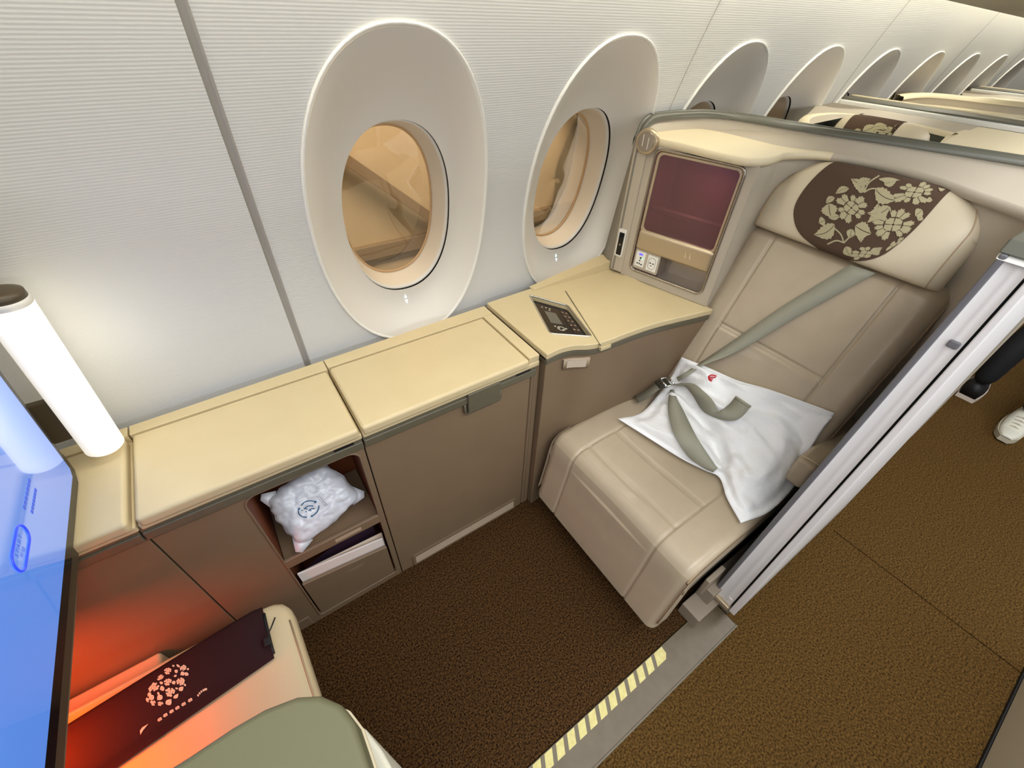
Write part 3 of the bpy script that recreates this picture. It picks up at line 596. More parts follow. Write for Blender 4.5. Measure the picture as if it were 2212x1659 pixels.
for yy, sg in ((0.150, -1), (0.692, 1)):
    grid('backrest_side', [[bq(yy, -0.12 + 0.72 * i / 40, -0.036), bq(yy + 0.004 * sg, -0.12 + 0.72 * i / 40, -0.06), bq(yy - 0.010 * sg, -0.12 + 0.72 * i / 40, -0.10)] for i in range(41)], M_leather, seat)
    tube('backrest_piping', [bq(yy, -0.10 + 0.69 * i / 30, -0.036) for i in range(31)], 0.003, M_stitch, seat, n=6)
obox('backrest_core', bq(0.42, 0.23, -0.075), (0, 0.25, 0), BD * 0.33, BN * 0.022, M_greyshell, seat)
# headrest
hp = [(0.604, -0.050), (0.590, -0.022), (0.580, 0.004), (0.581, 0.018), (0.592, 0.027), (0.62, 0.032), (0.66, 0.033), (0.70, 0.030), (0.74, 0.022), (0.772, 0.010), (0.793, -0.008), (0.802, -0.030), (0.800, -0.055), (0.792, -0.075)]
hs = smooth_path([(a, b, 0) for a, b in hp], 4)
def hy(s):
    t = max(0, (s - 0.665) / 0.135); return 0.692 - 0.075 * t ** 2.2, 0.180 + 0.055 * max(0, (s - 0.71) / 0.09) ** 2
def head_pt(i, v):
    s, h = hs[i][0], hs[i][1]; l, r = hy(s); y = (l + r) / 2 + v * (l - r) / 2
    e = 1 - (1 - abs(v) ** 9) ** 0.5
    return bq(y, s - 0.02 * (e if s > 0.7 else -e * 0.3), h - 0.048 * e)
vv = [math.sin(math.pi / 2 * (-1 + 2 * j / 60)) for j in range(61)]
HP = [[head_pt(i, v) for v in vv] for i in range(len(hs))]
hr_ = grid('headrest', HP, M_leather2, seat)
for j, nm in ((0, 'a'), (60, 'b')):
    L = [HP[i][j] for i in range(len(hs))]; c = np.mean(L, 0); mesh('headrest_end', [c] + L, [(0, 1 + i, 2 + i) for i in range(len(L) - 1)] + [(0, len(L), 1)], M_leather2, hr_, smooth=True)
for v in (-0.90, 0.92):
    tube('headrest_seam', [head_pt(i, v) + BN * 0.0006 for i in range(8, 44)], 0.0016, M_stitch, hr_, n=6)
# brown cloth cover across the headrest
def cov(s, side):
    tl = [(0.575, 0.440), (0.582, 0.478), (0.595, 0.525), (0.62, 0.562), (0.66, 0.588), (0.72, 0.592), (0.80, 0.578), (0.83, 0.572)]
    tr = [(0.575, 0.430), (0.585, 0.365), (0.607, 0.330), (0.64, 0.312), (0.704, 0.299), (0.80, 0.298), (0.83, 0.298)]
    T = smooth_path([(a, b, 0) for a, b in (tl if side else tr)], 6); return float(np.interp(s, [q[0] for q in T], [q[1] for q in T]))
CV = []
for i in range(6, len(hs)):
    s, h = hs[i][0], hs[i][1]; sk = s if i < 44 else 0.80 + (i - 44) * 0.004; l, r = cov(sk, 1), cov(sk, 0); ph = []
    L0, R0 = hy(s)
    for j in range(25):
        y = r + (l - r) * j / 24; v = (y - (L0 + R0) / 2) / ((L0 - R0) / 2); p = head_pt(i, v)
        a = head_pt(max(i - 1, 0), v); b = head_pt(min(i + 1, len(hs) - 1), v); t = b - a; nn = np.array([-t[2], 0, t[0]]); nn /= np.linalg.norm(nn)
        if nn @ (np.array([-0.7, 0, 0.7])) < -0.3: nn = -nn
        ph.append(p + nn * 0.0018)
    CV.append(ph)
cloth = grid('headrest_cover', CV, M_cloth, hr_)
Vc = [Vector(p) for r in CV for p in r]; nc = len(CV[0])
bvh = BVHTree.FromPolygons(Vc, [(i * nc + j, i * nc + j + 1, (i + 1) * nc + j + 1, (i + 1) * nc + j) for i in range(len(CV) - 1) for j in range(nc - 1)])
def cloth_hit(X, Y):
    d = Vector(ray(1700 + X / 5.821, 330 + Y / 5.82)).normalized(); loc, nn, _, _ = bvh.ray_cast(Vector(CAM), d)
    if loc is None: return None
    if nn.dot(d) > 0: nn = -nn
    return np.array(loc) + np.array(nn) * 0.0012
def shapes_petal(cx, cy, a0, a1, r0, r1, sx, sy, rot, ser=5):
    """one scalloped petal as a fan polygon"""
    pts = []; n = 12
    for i in range(n + 1):
        t = i / n; a = a0 + (a1 - a0) * t; rr = r1 * (0.86 + 0.14 * math.sin(math.pi * t)) * (1 + 0.05 * math.cos(ser * 2 * math.pi * t)); pts.append((rr * math.cos(a), rr * math.sin(a)))
    am = (a0 + a1) / 2; w_ = (a1 - a0) * 0.47
    for i in range(4, -1, -1):
        a = am - w_ + 2 * w_ * i / 4; pts.append((r0 * math.cos(a), r0 * math.sin(a)))
    c, s = math.cos(rot), math.sin(rot)
    return [(cx + c * x * sx - s * y * sy, cy + s * x * sx + c * y * sy) for x, y in pts]
def flower(cx, cy, rx, ry, rot, n=6):
    out = []
    for i in range(n):
        a = 2 * math.pi * i / n + 0.25 * math.sin(i * 2.3 + cx); wd = 2 * math.pi / n * 0.93; k = 0.92 + 0.14 * math.sin(i * 3.1 + cx); am = a + wd / 2
        out.append(shapes_petal(cx, cy, a, am - 0.02, 0.46, k, rx, ry, rot, 3)); out.append(shapes_petal(cx, cy, am + 0.02, a + wd, 0.46, k * 0.95, rx, ry, rot, 3))
    for i in range(4):
        a = 2 * math.pi * i / 4 + 0.5; out.append(shapes_petal(cx, cy, a, a + 1.42, 0.06, 0.44, rx, ry, rot, 3))
    return out
def leaf(x0, y0, x1, y1, w_, bend=0.0):
    d = np.array([x1 - x0, y1 - y0], float); L = np.hypot(*d); d /= L; nn = np.array([-d[1], d[0]]); A, B = [], []; n = 12; out = []
    mid = lambda t: np.array([x0, y0]) + d * L * t + nn * bend * L * 4 * t * (1 - t) * 0.5
    for i in range(n + 1):
        t = i / n; wd = w_ * math.sin(math.pi * min(1, t ** 0.8)) * (1 + 0.22 * (i % 2)); m_ = mid(t); wd *= 1.45; A.append(m_ + nn * wd); B.append(m_ - nn * wd)
    g = w_ * 0.07
    ML = [mid(i / n) for i in range(n + 1)]
    out.append([tuple(p) for p in A] + [tuple(p + nn * g) for p in ML[::-1]]); out.append([tuple(p) for p in B] + [tuple(p - nn * g) for p in ML[::-1]]); return out
def stroke(P, w_):
    P = smooth_path([(x, y, 0) for x, y in P], 5); L, R = [], []
    for i in range(len(P)):
        t = P[min(i + 1, len(P) - 1)] - P[max(i - 1, 0)]; t /= np.linalg.norm(t); n = np.array([-t[1], t[0], 0]); L.append(P[i] + n * w_); R.append(P[i] - n * w_)
    return [[tuple(L[i][:2]), tuple(L[i + 1][:2]), tuple(R[i + 1][:2]), tuple(R[i][:2])] for i in range(len(P) - 1)]
FL = flower(810, 695, 215, 195, 0.3, 6) + flower(1335, 905, 285, 205, -0.25, 7) + flower(1600, 500, 290, 160, -0.15, 7) + flower(990, 1275, 205, 108, -0.1, 6) + flower(1375, 1160, 180, 60, -0.75, 5)
for q in ((970, 500, 800, 330, 40, .2), (780, 450, 610, 520, 26, .2), (880, 400, 1050, 330, 34, 0), (960, 500, 890, 440, 22, 0), (1110, 455, 1370, 600, 62, .25), (1150, 330, 1420, 350, 40, -.2), (1220, 400, 1380, 350, 34, 0),
          (600, 560, 490, 640, 24, .2), (530, 640, 560, 820, 62, .1), (660, 800, 520, 820, 24, 0), (480, 850, 400, 880, 36, 0), (600, 900, 340, 1030, 58, -.3), (480, 1130, 360, 1230, 50, .2), (600, 1110, 470, 1260, 48, -.3),
          (760, 1170, 530, 1290, 44, .2), (740, 1180, 800, 1300, 36, .1), (860, 920, 1060, 1020, 66, .1), (930, 980, 930, 1130, 30, 0), (820, 960, 780, 1080, 34, 0), (1290, 680, 1010, 760, 50, -.3), (1150, 640, 1010, 880, 36, -.3), (1700, 720, 1610, 800, 36, 0),
          (1690, 790, 1650, 860, 26, 0), (1060, 1270, 1200, 1190, 22, 0), (1760, 590, 1830, 600, 20, 0), (1900, 440, 1990, 460, 26, 0)): FL += leaf(*q)
for q in (((970, 500), (1030, 380), (1160, 290)), ((970, 500), (1060, 455), (1170, 460)), ((715, 1130), (680, 1030), (600, 950)), ((715, 1130), (620, 1105), (510, 1150)), ((715, 1135), (780, 1070), (830, 1040)), ((1300, 740), (1290, 690), (1230, 670))): FL += stroke(q, 9)
def print_mesh(name, polys, fn, m, parent):
    V, F = [], []
    for L in polys:
        q = [fn(*p) for p in L]
        if any(p is None for p in q): continue
        F.append(tuple(range(len(V), len(V) + len(q)))); V += q
    me = bpy.data.meshes.new(name); me.from_pydata([tuple(map(float, v)) for v in V], [], F)
    bm = bmesh.new(); bm.from_mesh(me); bmesh.ops.triangulate(bm, faces=bm.faces); bm.to_mesh(me); bm.free()
    return put(name, me, m, parent)
fp = print_mesh('floral_print', FL, cloth_hit, M_print, hr_); tag(fp, label='pale woven peony and leaf pattern')
# armrest on the aisle side, base
ar = box('armrest', (1.13, 0.112, 0.50), (1.50, 0.166, 0.600), M_leather, seat, bevel=0.014, seg=4)
tube('armrest_seam', [(1.15, 0.114, 0.603), (1.148, 0.14, 0.604), (1.15, 0.164, 0.598)], 0.0015, M_ledge, ar, n=6)
box('base_block', (0.835, 0.066, 0.0), (1.45, 0.135, 0.060), M_base, seat, bevel=0.003)
box('base_step', (0.90, 0.085, 0.060), (1.45, 0.135, 0.13), M_base, seat, bevel=0.003)
box('base_frame', (0.95, 0.16, 0.0), (1.40, 0.70, 0.16), M_black, seat)
box('hinge_block', (0.865, 0.112, 0.13), (0.95, 0.128, 0.22), M_base, seat)
# ------------------------------------------------------------------ pillow
pil = empty('pillow', (1.05, 0.4, 0.44), 'white pillow lying on the leather seat under the belt', 'pillow')
NPX = 64
SPL = {}
def samp(L, t):
    if id(L) not in SPL: SPL[id(L)] = smooth_path(L, 8)
    P_ = SPL[id(L)]; x = t * (len(P_) - 1); k = int(min(x, len(P_) - 2)); return P_[k] * (1 - (x - k)) + P_[k + 1] * (x - k)
bkp = lambda px, py, h: PLp(px, py, bq(0.4, 0, h), BN)
sv0 = [Zp(px, py, 0.456) for px, py in ((1335, 905), (1400, 946), (1470, 990), (1522, 1016), (1554, 1032), (1570, 1076), (1600, 1130))]
su1 = [Zp(px, py, z) for px, py, z in ((1600, 1130, 0.456), (1662, 1105, 0.458), (1716, 1050, 0.475), (1748, 990, 0.53), (1778, 938, 0.60))] + [bkp(1802, 893, 0.025)]
sv1 = [bkp(px, py, h) for px, py, h in ((1472, 772, 0.035), (1530, 795, 0.040), (1592, 822, 0.032), (1662, 842, 0.028), (1740, 870, 0.025), (1802, 893, 0.025))]
su0 = [Zp(px, py, z) for px, py, z in ((1335, 905, 0.456), (1384, 893, 0.458), (1420, 856, 0.475), (1448, 818, 0.52))] + [bkp(1472, 772, 0.035)]
cor = (sv0[0], sv0[-1], sv1[0], sv1[-1])
from mathutils import noise as mnoise
def pil_pt(u, v, side):
    p = (1 - v) * samp(sv0, u) + v * samp(sv1, u) + (1 - u) * samp(su0, v) + u * samp(su1, v) - ((1 - u) * (1 - v) * cor[0] + u * (1 - v) * cor[1] + (1 - u) * v * cor[2] + u * v * cor[3])
    n = np.array([-0.50, -0.05, 0.86])
    eu = min(u, 1 - u); ev = min(v, 1 - v)
    fu = min(max((eu - 0.05) / 0.45, 0), 1); fv = min(max((ev - 0.05) / 0.45, 0), 1)
    puff = (fu * (2 - fu)) ** 0.50 * (fv * (2 - fv)) ** 0.45
    us = 0.66 - 0.85 * v; ds = (u - us) / 1.31
    dent = math.exp(-(ds / 0.05) ** 2) * 0.050 * (1 if v < 0.72 else math.exp(-((v - 0.72) / 0.08) ** 2))
    left = 0.55 if u < us else 1.0
    rad = math.exp(-(ds / 0.17) ** 2)
    wr = 0.008 * rad * math.sin(46 * (v + 0.35 * u) + 3 * mnoise.noise(Vector((u * 4, v * 4, 0)))) + 0.024 * (0.35 - abs(mnoise.noise(Vector((u * 4 + 3, v * 6.2, 1.7))))) + 0.008 * mnoise.noise(Vector((u * 5 + 3, v * 3.2, 1.7))) * min(1, puff * 2) + 0.005 * mnoise.noise(Vector((u * 11, v * 9, 4.0)))
    crn = math.exp(-((1 - u) ** 2 + v ** 2) / 0.03) * 0.006 * math.sin(30 * (u + v))
    hgt = 0.112 * puff * left
    if side > 0: return p + n * (hgt * (1 - 0.72 * dent / 0.05) + 1.25 * wr * min(1, eu * 14, ev * 14) + crn * min(1, eu * 10, ev * 10) + 0.003)
    return p - n * 0.30 * hgt
G = [[pil_pt(i / NPX, j / NPX, 1) for j in range(NPX + 1)] for i in range(NPX + 1)]; G2 = [[pil_pt(i / NPX, j / NPX, -1) for j in range(NPX + 1)] for i in range(NPX + 1)]
def above(p):
    z = 0.449; back = ((p - B0) @ BN); p = p.copy()
    if p[2] < z: p[2] = z
    bk_ = ((p - B0) @ BN)
    if bk_ < 0.012: p = p + BN * (0.012 - bk_)
    return p
G2 = [[above(p) for p in r] for r in G2]; G = [[np.maximum(above(p), [-9, -9, g2[2] + 0.002]) for p, g2 in zip(r, r2)] for r, r2 in zip(G, G2)]
V = [p for r in G for p in r] + [p for r in G2 for p in r]; F = []; n1 = NPX + 1; o2 = n1 * n1
for i in range(NPX):
    for j in range(NPX):
        a, b, c, d = i * n1 + j, i * n1 + j + 1, (i + 1) * n1 + j + 1, (i + 1) * n1 + j; F += [(a, b, c, d), (o2 + a, o2 + d, o2 + c, o2 + b)]
for i in range(NPX):
    F += [(i * n1, (i + 1) * n1, o2 + (i + 1) * n1, o2 + i * n1), (i * n1 + NPX, o2 + i * n1 + NPX, o2 + (i + 1) * n1 + NPX, (i + 1) * n1 + NPX), (i, o2 + i, o2 + i + 1, i + 1), (NPX * n1 + i, NPX * n1 + i + 1, o2 + NPX * n1 + i + 1, o2 + NPX * n1 + i)]
pm = mesh('pillowcase', V, F, M_pillow, pil, smooth=True)
pbvh = BVHTree.FromPolygons([Vector(p) for p in V], F)
def pil_hit(px, py, lift=0.0015):
    d = Vector(ray(px, py)).normalized(); loc, nn, _, _ = pbvh.ray_cast(Vector(CAM), d)
    if loc is None: return None
    return np.array(loc) - np.array(d) * lift
# little red mark on a sewn white tag
sc = 10.37
tg = [[(1440 + x / sc, 760 + y / sc) for x, y in ((880, 500), (1180, 520), (1150, 620), (1030, 690), (910, 640))]]
o = print_mesh('sewn_tag', tg, lambda x, y: pil_hit(x, y, 0.0012), mat('tag_white', (244, 244, 246), 0.7), pm)
lg = []
for P_, w_ in ((((925, 560), (1010, 520), (1120, 545)), 15), (((940, 575), (1000, 570), (1100, 575)), 13), (((945, 590), (975, 610), (1040, 605)), 13), (((930, 575), (960, 630), (1020, 655)), 15)): lg += stroke([(1440 + x / sc, 760 + y / sc) for x, y in P_], w_ / sc)
o = print_mesh('red_emblem', lg, lambda x, y: pil_hit(x, y, 0.0026), M_red, pm); tag(o, label='small red winged emblem')
# ------------------------------------------------------------------ seat belt
belt = empty('seat_belt', (1.15, 0.6, 0.45), 'grey webbing seat belt crossing the seat back and the pillow, with steel buckle', 'seat belt')
bk0 = np.array([1.118, 0.636, 0.555])
def bp(px, py, h): return PLp(px, py, bq(0.4, 0, h), BN)
a1, a2 = bp(1838, 572, 0.010), bp(1892, 590, 0.010)
b1, b2 = bp(1693, 660, 0.012), bp(1726, 682, 0.012)
d1, d2 = bp(1575, 742, 0.020), bp(1592, 760, 0.030)
e1, e2 = bp(1517, 781, 0.035), bp(1522, 788, 0.055)
e1b, e2b = np.array(pil_hit(1478, 806, 0.02)), np.array(pil_hit(1482, 814, 0.02))
f1, f2 = Zp(1462, 815, 0.548), Zp(1466, 824, 0.548)
STP = ((a1, a2), (b1, b2), (d1, d2), (e1, e2), (e1b, e2b), (f1, f2))
ribbon('shoulder_strap', [(p + q) / 2 for p, q in STP], [(q - p) / 2 for p, q in STP], M_belt, belt, sub=8)
def pair(L, lift):
    A = [np.array(pil_hit(*p, l)) if pil_hit(*p, l) is not None else Zp(*p, 0.47) for (p, q), l in zip(L, lift)]; B = [np.array(pil_hit(*q, l)) if pil_hit(*q, l) is not None else Zp(*q, 0.47) for (p, q), l in zip(L, lift)]
    return [(a + b) / 2 for a, b in zip(A, B)], [(b - a) / 2 for a, b in zip(A, B)]
C, W = pair([((1448, 842), (1455, 842)), ((1443, 870), (1465, 866)), ((1446, 905), (1478, 890)), ((1460, 945), (1495, 925)), ((1485, 985), (1512, 955)), ((1515, 1008), (1532, 985)), ((1540, 1020), (1550, 1012))], [0.016, 0.020, 0.022, 0.022, 0.020, 0.016, 0.010])
ribbon('lap_strap', C, W, M_belt, belt, sub=8)
C, W = pair([((1452, 832), (1470, 828)), ((1478, 834), (1498, 829)), ((1497, 855), (1522, 847)), ((1512, 880), (1540, 866)), ((1527, 894), (1552, 888)), ((1558, 906), (1560, 884)), ((1585, 909), (1570, 878)), ((1603, 900), (1580, 868)), ((1619, 882), (1586, 860))], [0.014, 0.022, 0.026, 0.020, 0.012, 0.012, 0.022, 0.034, 0.044])
ribbon('loose_end', C, W, M_belt, belt, sub=8)
ribbon('stitched_tip', [C[-1] + (C[-1] - C[-2]) * 0.02, C[-1] + (C[-1] - C[-2]) * 0.35], [W[-1], W[-1]], M_belt, belt, thick=0.005, sub=3)
bc = np.array(pil_hit(1445, 826, 0.006)) if pil_hit(1445, 826) is not None else Zp(1436, 826, 0.53)
bL, bR, bB = Zp(1402, 836, 0.535), Zp(1466, 822, 0.535), None
ax_ = bR - bL; ln = np.linalg.norm(ax_); ax_ /= ln; ay_ = np.cross([0, 0, 1], ax_); mid = (bL + bR) / 2
bkl = obox('buckle', mid + ax_ * -0.006 + [0, 0, 0.002], ax_ * 0.022, ay_ * 0.019, (0, 0, 0.006), mat('buckle_dark', (60, 58, 50), 0.35, 0.4), belt, bevel=0.003)
for s, q in ((-1, 0.003), (1, 0.003)): tube('buckle_bar', [mid - ax_ * 0.004 + ay_ * 0.022 * s + [0, 0, 0.006], mid + ax_ * 0.026 + ay_ * 0.020 * s + [0, 0, 0.008]], 0.0035, M_chrome, bkl, n=8)
tube('buckle_bar', [mid - ax_ * 0.006 + ay_ * 0.022 + [0, 0, 0.007], mid - ax_ * 0.006 - ay_ * 0.022 + [0, 0, 0.007]], 0.0042, M_chrome, bkl, n=8)
tube('buckle_bar', [mid + ax_ * 0.026 + ay_ * 0.020 + [0, 0, 0.009], mid + ax_ * 0.026 - ay_ * 0.020 + [0, 0, 0.009]], 0.0035, M_chrome, bkl, n=8)
ribbon('anchor_strap', [mid - ax_ * 0.085 + ay_ * 0.02 + [0, 0, -0.075], mid - ax_ * 0.055 + [0, 0, -0.03], mid - ax_ * 0.02 + [0, 0, 0.0]], [ay_ * 0.016] * 3, mat('belt_dark_webbing', (104, 100, 84), 0.65), belt, sub=5)
# ------------------------------------------------------------------ privacy door and its pocket post
dE = empty('privacy_door', (1.2, 0.06, 0), 'pale grey upright sliding door edge and pocket on the aisle side of the seat', 'door')
def slab(name, yb0, yb1, yt0, yt1, xa, xb, m, z0=0.075, z1=1.285, bevel=0.003, zt=None):
    V = [(xa, yb0, z0), (xb, yb0, z0), (xb, yb1, z0), (xa, yb1, z0), (xa + 0.01, yt0, z1), (xb, yt0, z1), (xb, yt1, z1), (xa + 0.01, yt1, z1)]
    return mesh(name, V, [(0, 3, 2, 1), (4, 5, 6, 7), (0, 1, 5, 4), (1, 2, 6, 5), (2, 3, 7, 6), (3, 0, 4, 7)], m, dE, bevel=bevel)
slab('door_leaf', 0.0145, 0.034, 0.033, 0.0445, 0.936, 1.66, M_door)
slab('track_gap', 0.034, 0.0395, 0.0445, 0.0480, 0.950, 1.66, M_black, bevel=0)
# channel: concave face between lips
P = []
for i in range(25):
    t = i / 24; z = 0.085 + 1.195 * t; y0 = 0.0395 + (0.048 - 0.0395) * t; y1 = 0.0900 + (0.0785 - 0.0900) * t; x = 0.939 + 0.010 * t; row = []
    for j in range(13):
        q = j / 12; row.append((x + 0.0045 * math.sin(math.pi * q) ** 0.6 - 0.002 * math.exp(-((q - 0.42) / 0.10) ** 2), y0 + (y1 - y0) * q, z))
    P.append(row)
grid('pocket_face', P, M_door, dE)
slab('inner_lip', 0.0900, 0.1035, 0.0785, 0.0885, 0.934, 1.62, M_doord)
slab('pocket_core', 0.0405, 0.0900, 0.0485, 0.0785, 0.955, 1.62, M_doord, bevel=0)
mesh('foot_cap', [(0.932, 0.036, 0.07), (0.955, 0.036, 0.07), (0.955, 0.105, 0.07), (0.932, 0.105, 0.07), (0.930, 0.036, 0.092), (0.955, 0.036, 0.092), (0.955, 0.105, 0.092), (0.930, 0.105, 0.092)], [(0, 3, 2, 1), (4, 5, 6, 7), (0, 1, 5, 4), (1, 2, 6, 5), (2, 3, 7, 6), (3, 0, 4, 7)], M_champ, dE, bevel=0.005)
box('foot_pad', (0.9405, 0.044, 0.098), (0.944, 0.058, 0.128), M_white, dE, bevel=0.003)
box('finger_pull', (0.9462, 0.050, 1.128), (0.952, 0.066, 1.142), M_doord, dE, bevel=0.003)
slab('top_cap', 0.030, 0.092, 0.030, 0.092, 0.945, 1.66, M_rim, z0=1.285, z1=1.305)
slab('top_bead', 0.031, 0.0905, 0.031, 0.0905, 0.942, 1.0, M_white, z0=1.276, z1=1.285)
box('lower_skirt', (0.97, 0.030, 0.0), (1.66, 0.100, 0.075), M_greyshell, dE)
# ------------------------------------------------------------------ screen, lamp, surround at the forward end
MZ = 0.780; MX = -0.424; SL = 0.12
MN = np.array([1, 0, -SL]); MN = MN / np.linalg.norm(MN); MU = np.array([SL, 0, 1.0]); MU /= np.linalg.norm(MU); MY = np.array([0, 1.0, 0]); MO = np.array([MX, 0, MZ])
def mq(y, v, d=0.0): return MO + MY * y + MU * v + MN * d
def mon_px(px, py):
    p = PLp(px, py, MO, MN); return p[1], (p - MO) @ MU
bz = [mon_px(140, 985), mon_px(174, 1050), mon_px(117, 1659), mon_px(125, 1050), mon_px(29, 1659)]
mE = empty('seat_monitor', (-0.45, 0.6, 0.78), 'large seat screen glowing blue with an oval start button', 'screen')
v0 = (bz[1][1] + bz[2][1]) / 2; y1m = bz[0][0]; vs0 = (bz[3][1] + bz[4][1]) / 2 * 0.5 + bz[3][1] * 0.5
yl_m = 0.18; v1 = v0 + 0.40
sy1, sv0 = y1m - 0.018, v0 + 0.030
plate('bezel', [mq(y, v) for y, v in ((yl_m, v0), (y1m - 0.02, v0), (y1m, v0 + 0.020), (y1m, v1), (yl_m, v1))], [], MN * -0.030, mat('monitor_black', (14, 13, 13), 0.18), mE, bevel=0.004)
plate('lower_trim', [mq(y, v, -0.004) for y, v in ((yl_m, v0 - 0.030), (y1m - 0.03, v0 - 0.030), (y1m + 0.012, v0 + 0.010), (y1m + 0.012, v0 + 0.06), (y1m, v0 + 0.06), (y1m, v0 + 0.020), (y1m - 0.02, v0), (yl_m, v0))], [], MN * -0.030, mat('monitor_brown_trim', (70, 60, 44), 0.4), mE, bevel=0.003)
M_scr = mat('screen_blue', (30, 60, 130), 0.10, emit=((104, 160, 255), 1.0), coat=1.0, spec=1.0); M_ink = mat('screen_ink', (40, 70, 190), 0.3, emit=((60, 95, 215), 0.55)); M_ink2 = mat('screen_button_line', (40, 60, 240), 0.3, emit=((48, 78, 245), 0.9))
scr = plate('display', [mq(y, v, 0.0006) for y, v in ((yl_m + 0.02, sv0), (sy1 - 0.012, sv0), (sy1, sv0 + 0.012), (sy1, v1 - 0.02), (yl_m + 0.02, v1 - 0.02))], [], MN * 0.0006, M_scr, mE)
bt = [mon_px(*q) for q in ((40, 1135), (60, 1150), (62, 1185), (55, 1215), (42, 1232), (25, 1222), (20, 1190), (27, 1150))]
ym, vm = np.mean([b[0] for b in bt]), np.mean([b[1] for b in bt]); hw = (max(b[0] for b in bt) - min(b[0] for b in bt)) / 2; hh = (max(b[1] for b in bt) - min(b[1] for b in bt)) / 2 * 0.8
tube('button_outline', [mq(y, v, 0.0016) for y, v in rrect(ym - hw, ym + hw, vm - hh, vm + hh, hh * 0.95, 8)], 0.0018, M_ink2, scr, n=6, closed=True)
text_mesh('button_text', 'START', hh * 0.75, mq(ym, vm + hh * 0.30, 0.0016), MY, MU, M_ink, scr, 1.15)
text_mesh('button_text', '开始', hh * 0.62, mq(ym - 0.004, vm - hh * 0.42, 0.0016), MY, MU, M_ink, scr)
y2, v2 = mon_px(56, 1070)
for i, (dy, n_) in enumerate(((0.0, 0.036), (0.012, 0.03))):
    p0, p1 = mon_px(48 + 18 * i, 1098 + 10 * i), mon_px(64 + 12 * i, 1035 + 20 * i)
    for s in range(7):
        ya = p0[0] + (p1[0] - p0[0]) * s / 7; yb = ya + (p1[0] - p0[0]) / 10; vv_ = (p0[1] + p1[1]) / 2
        plate('small_caption', [mq(a, b, 0.0013) for a, b in ((ya, vv_ - 0.003), (yb, vv_ - 0.003), (yb, vv_ + 0.003), (ya, vv_ + 0.003))], [], MN * 0.0004, M_ink, scr)
su = empty('screen_surround', (-0.5, 0.7, 0.5), 'brown housing wall carrying the seat screen', 'partition')
M_sur = mat('surround_brown', (120, 106, 84), 0.5)
P = []
plate('housing', [(-0.465 + SL * (z - 0.78), y, z) for y, z in ((0.05, 0.66), (0.765, 0.66), (0.765, 0.785), (1.035, 0.785), (1.015, 1.05), (0.965, 1.34), (0.05, 1.34))], [], (-0.05, 0, 0), M_sur, su, bevel=0.008)
plate('recess_strip', [(-0.4635 + SL * (z - 0.78), y, z) for y, z in ((0.988, 0.93), (1.004, 0.93), (0.975, 1.20), (0.955, 1.20))], [], (0.001, 0, 0), mat('recess_dark', (58, 50, 36), 0.6), su)
box('footwell_roof', (-1.0, 0.05, 0.63), (-0.52, 0.765, 0.66), M_sur, su)
# tube lamp
lb, lt = None, None
lE = empty('tube_lamp', (-0.383, 0.985, 0.80), 'glowing white cylindrical reading lamp standing over the console end', 'lamp')
p0 = np.array([-0.372, 0.972, 0.800]); ldir = np.array([0.100, -0.015, 1.0]); ldir /= np.linalg.norm(ldir)
M_tube = mat('lamp_diffuser', (250, 248, 240), 0.5, emit=((255, 247, 230), 0.85)); M_cap = mat('lamp_end_cap', (78, 66, 46), 0.4)
LR = 0.0335
tube('diffuser', [p0 + ldir * t for t in (0.0, 0.004, 0.02, 0.10, 0.20, 0.30, 0.345)], [LR * 0.90, LR, LR, LR, LR, LR, LR], M_tube, lE, n=40)
tube('collar', [p0 + ldir * t for t in (0.345, 0.356)], [LR, LR * 0.98], M_white, lE, n=40)
tube('end_cap', [p0 + ldir * t for t in (0.356, 0.366, 0.370)], [LR * 0.93, LR * 0.90, LR * 0.6], M_cap, lE, n=40)
obox('bracket', p0 + ldir * 0.10 + np.array([-0.050, 0.0, 0]), (0.022, 0, 0), (0, 0.008, 0), ldir * 0.05, M_cap, lE)
ll = bpy.data.lights.new('tube_lamp_glow', 'POINT'); ll.energy = 0.55; ll.color = (1.0, 0.93, 0.80); ll.shadow_soft_size = 0.03
lo = bpy.data.objects.new('tube_lamp_glow', ll); COL.objects.link(lo); lo.location = p0 + ldir * 0.2 + np.array([0.06, -0.06, 0.0])
# ------------------------------------------------------------------ footwell, ottoman, bag
fl_ = empty('footwell_light', (-0.80, 0.55, 0.60), 'orange footwell lamp under the screen housing', 'lamp')
box('lamp_bar', (-0.93, 0.35, 0.612), (-0.90, 0.72, 0.628), mat('orange_lamp', (255, 110, 50), 0.5, emit=((255, 92, 36), 10.0)), fl_)
fa = area('footwell_glow', (-0.68, 0.52, 0.585), (-0.72, 0.54, 0.2), 0.16, 0.06, 7.0, (1.0, 0.09, 0.004))
ot = empty('ottoman', (-0.5, 0.5, 0), 'cream leather ottoman with rounded corner in the orange lit footwell', 'ottoman')
ol = rnd([(-1.0, 0.668), (-0.188, 0.668), (-0.172, 0.20), (-1.0, 0.20)], 0.055)
otr = []
for z, dx_, k in ((0.425, -0.030, 0.94), (0.421, -0.012, 0.975), (0.408, -0.002, 1.0), (0.385, 0.0, 1.0), (0.33, -0.030, 1.0), (0.20, -0.12, 0.98), (0.0, -0.22, 0.96)):
    otr.append([(x + dx_, 0.43 + (y - 0.43) * k, z) for x, y in ol])
grid('pad', otr, M_ottoman, ot, closev=True, caps=True)
tube('pad_seam', [(-0.195, 0.60, 0.4205), (-0.190, 0.45, 0.4205), (-0.184, 0.30, 0.4205)], 0.002, M_stitch, ot, n=6)
box('footwell_ledge', (-1.0, 0.705, 0.18), (-0.50, 0.768, 0.30), M_cream, c0, bevel=0.01)
bgE = empty('amenity_bag', (-0.45, 0.58, 0.425), 'dark maroon zip bag with round pale flower emblem lying on the ottoman', 'bag')
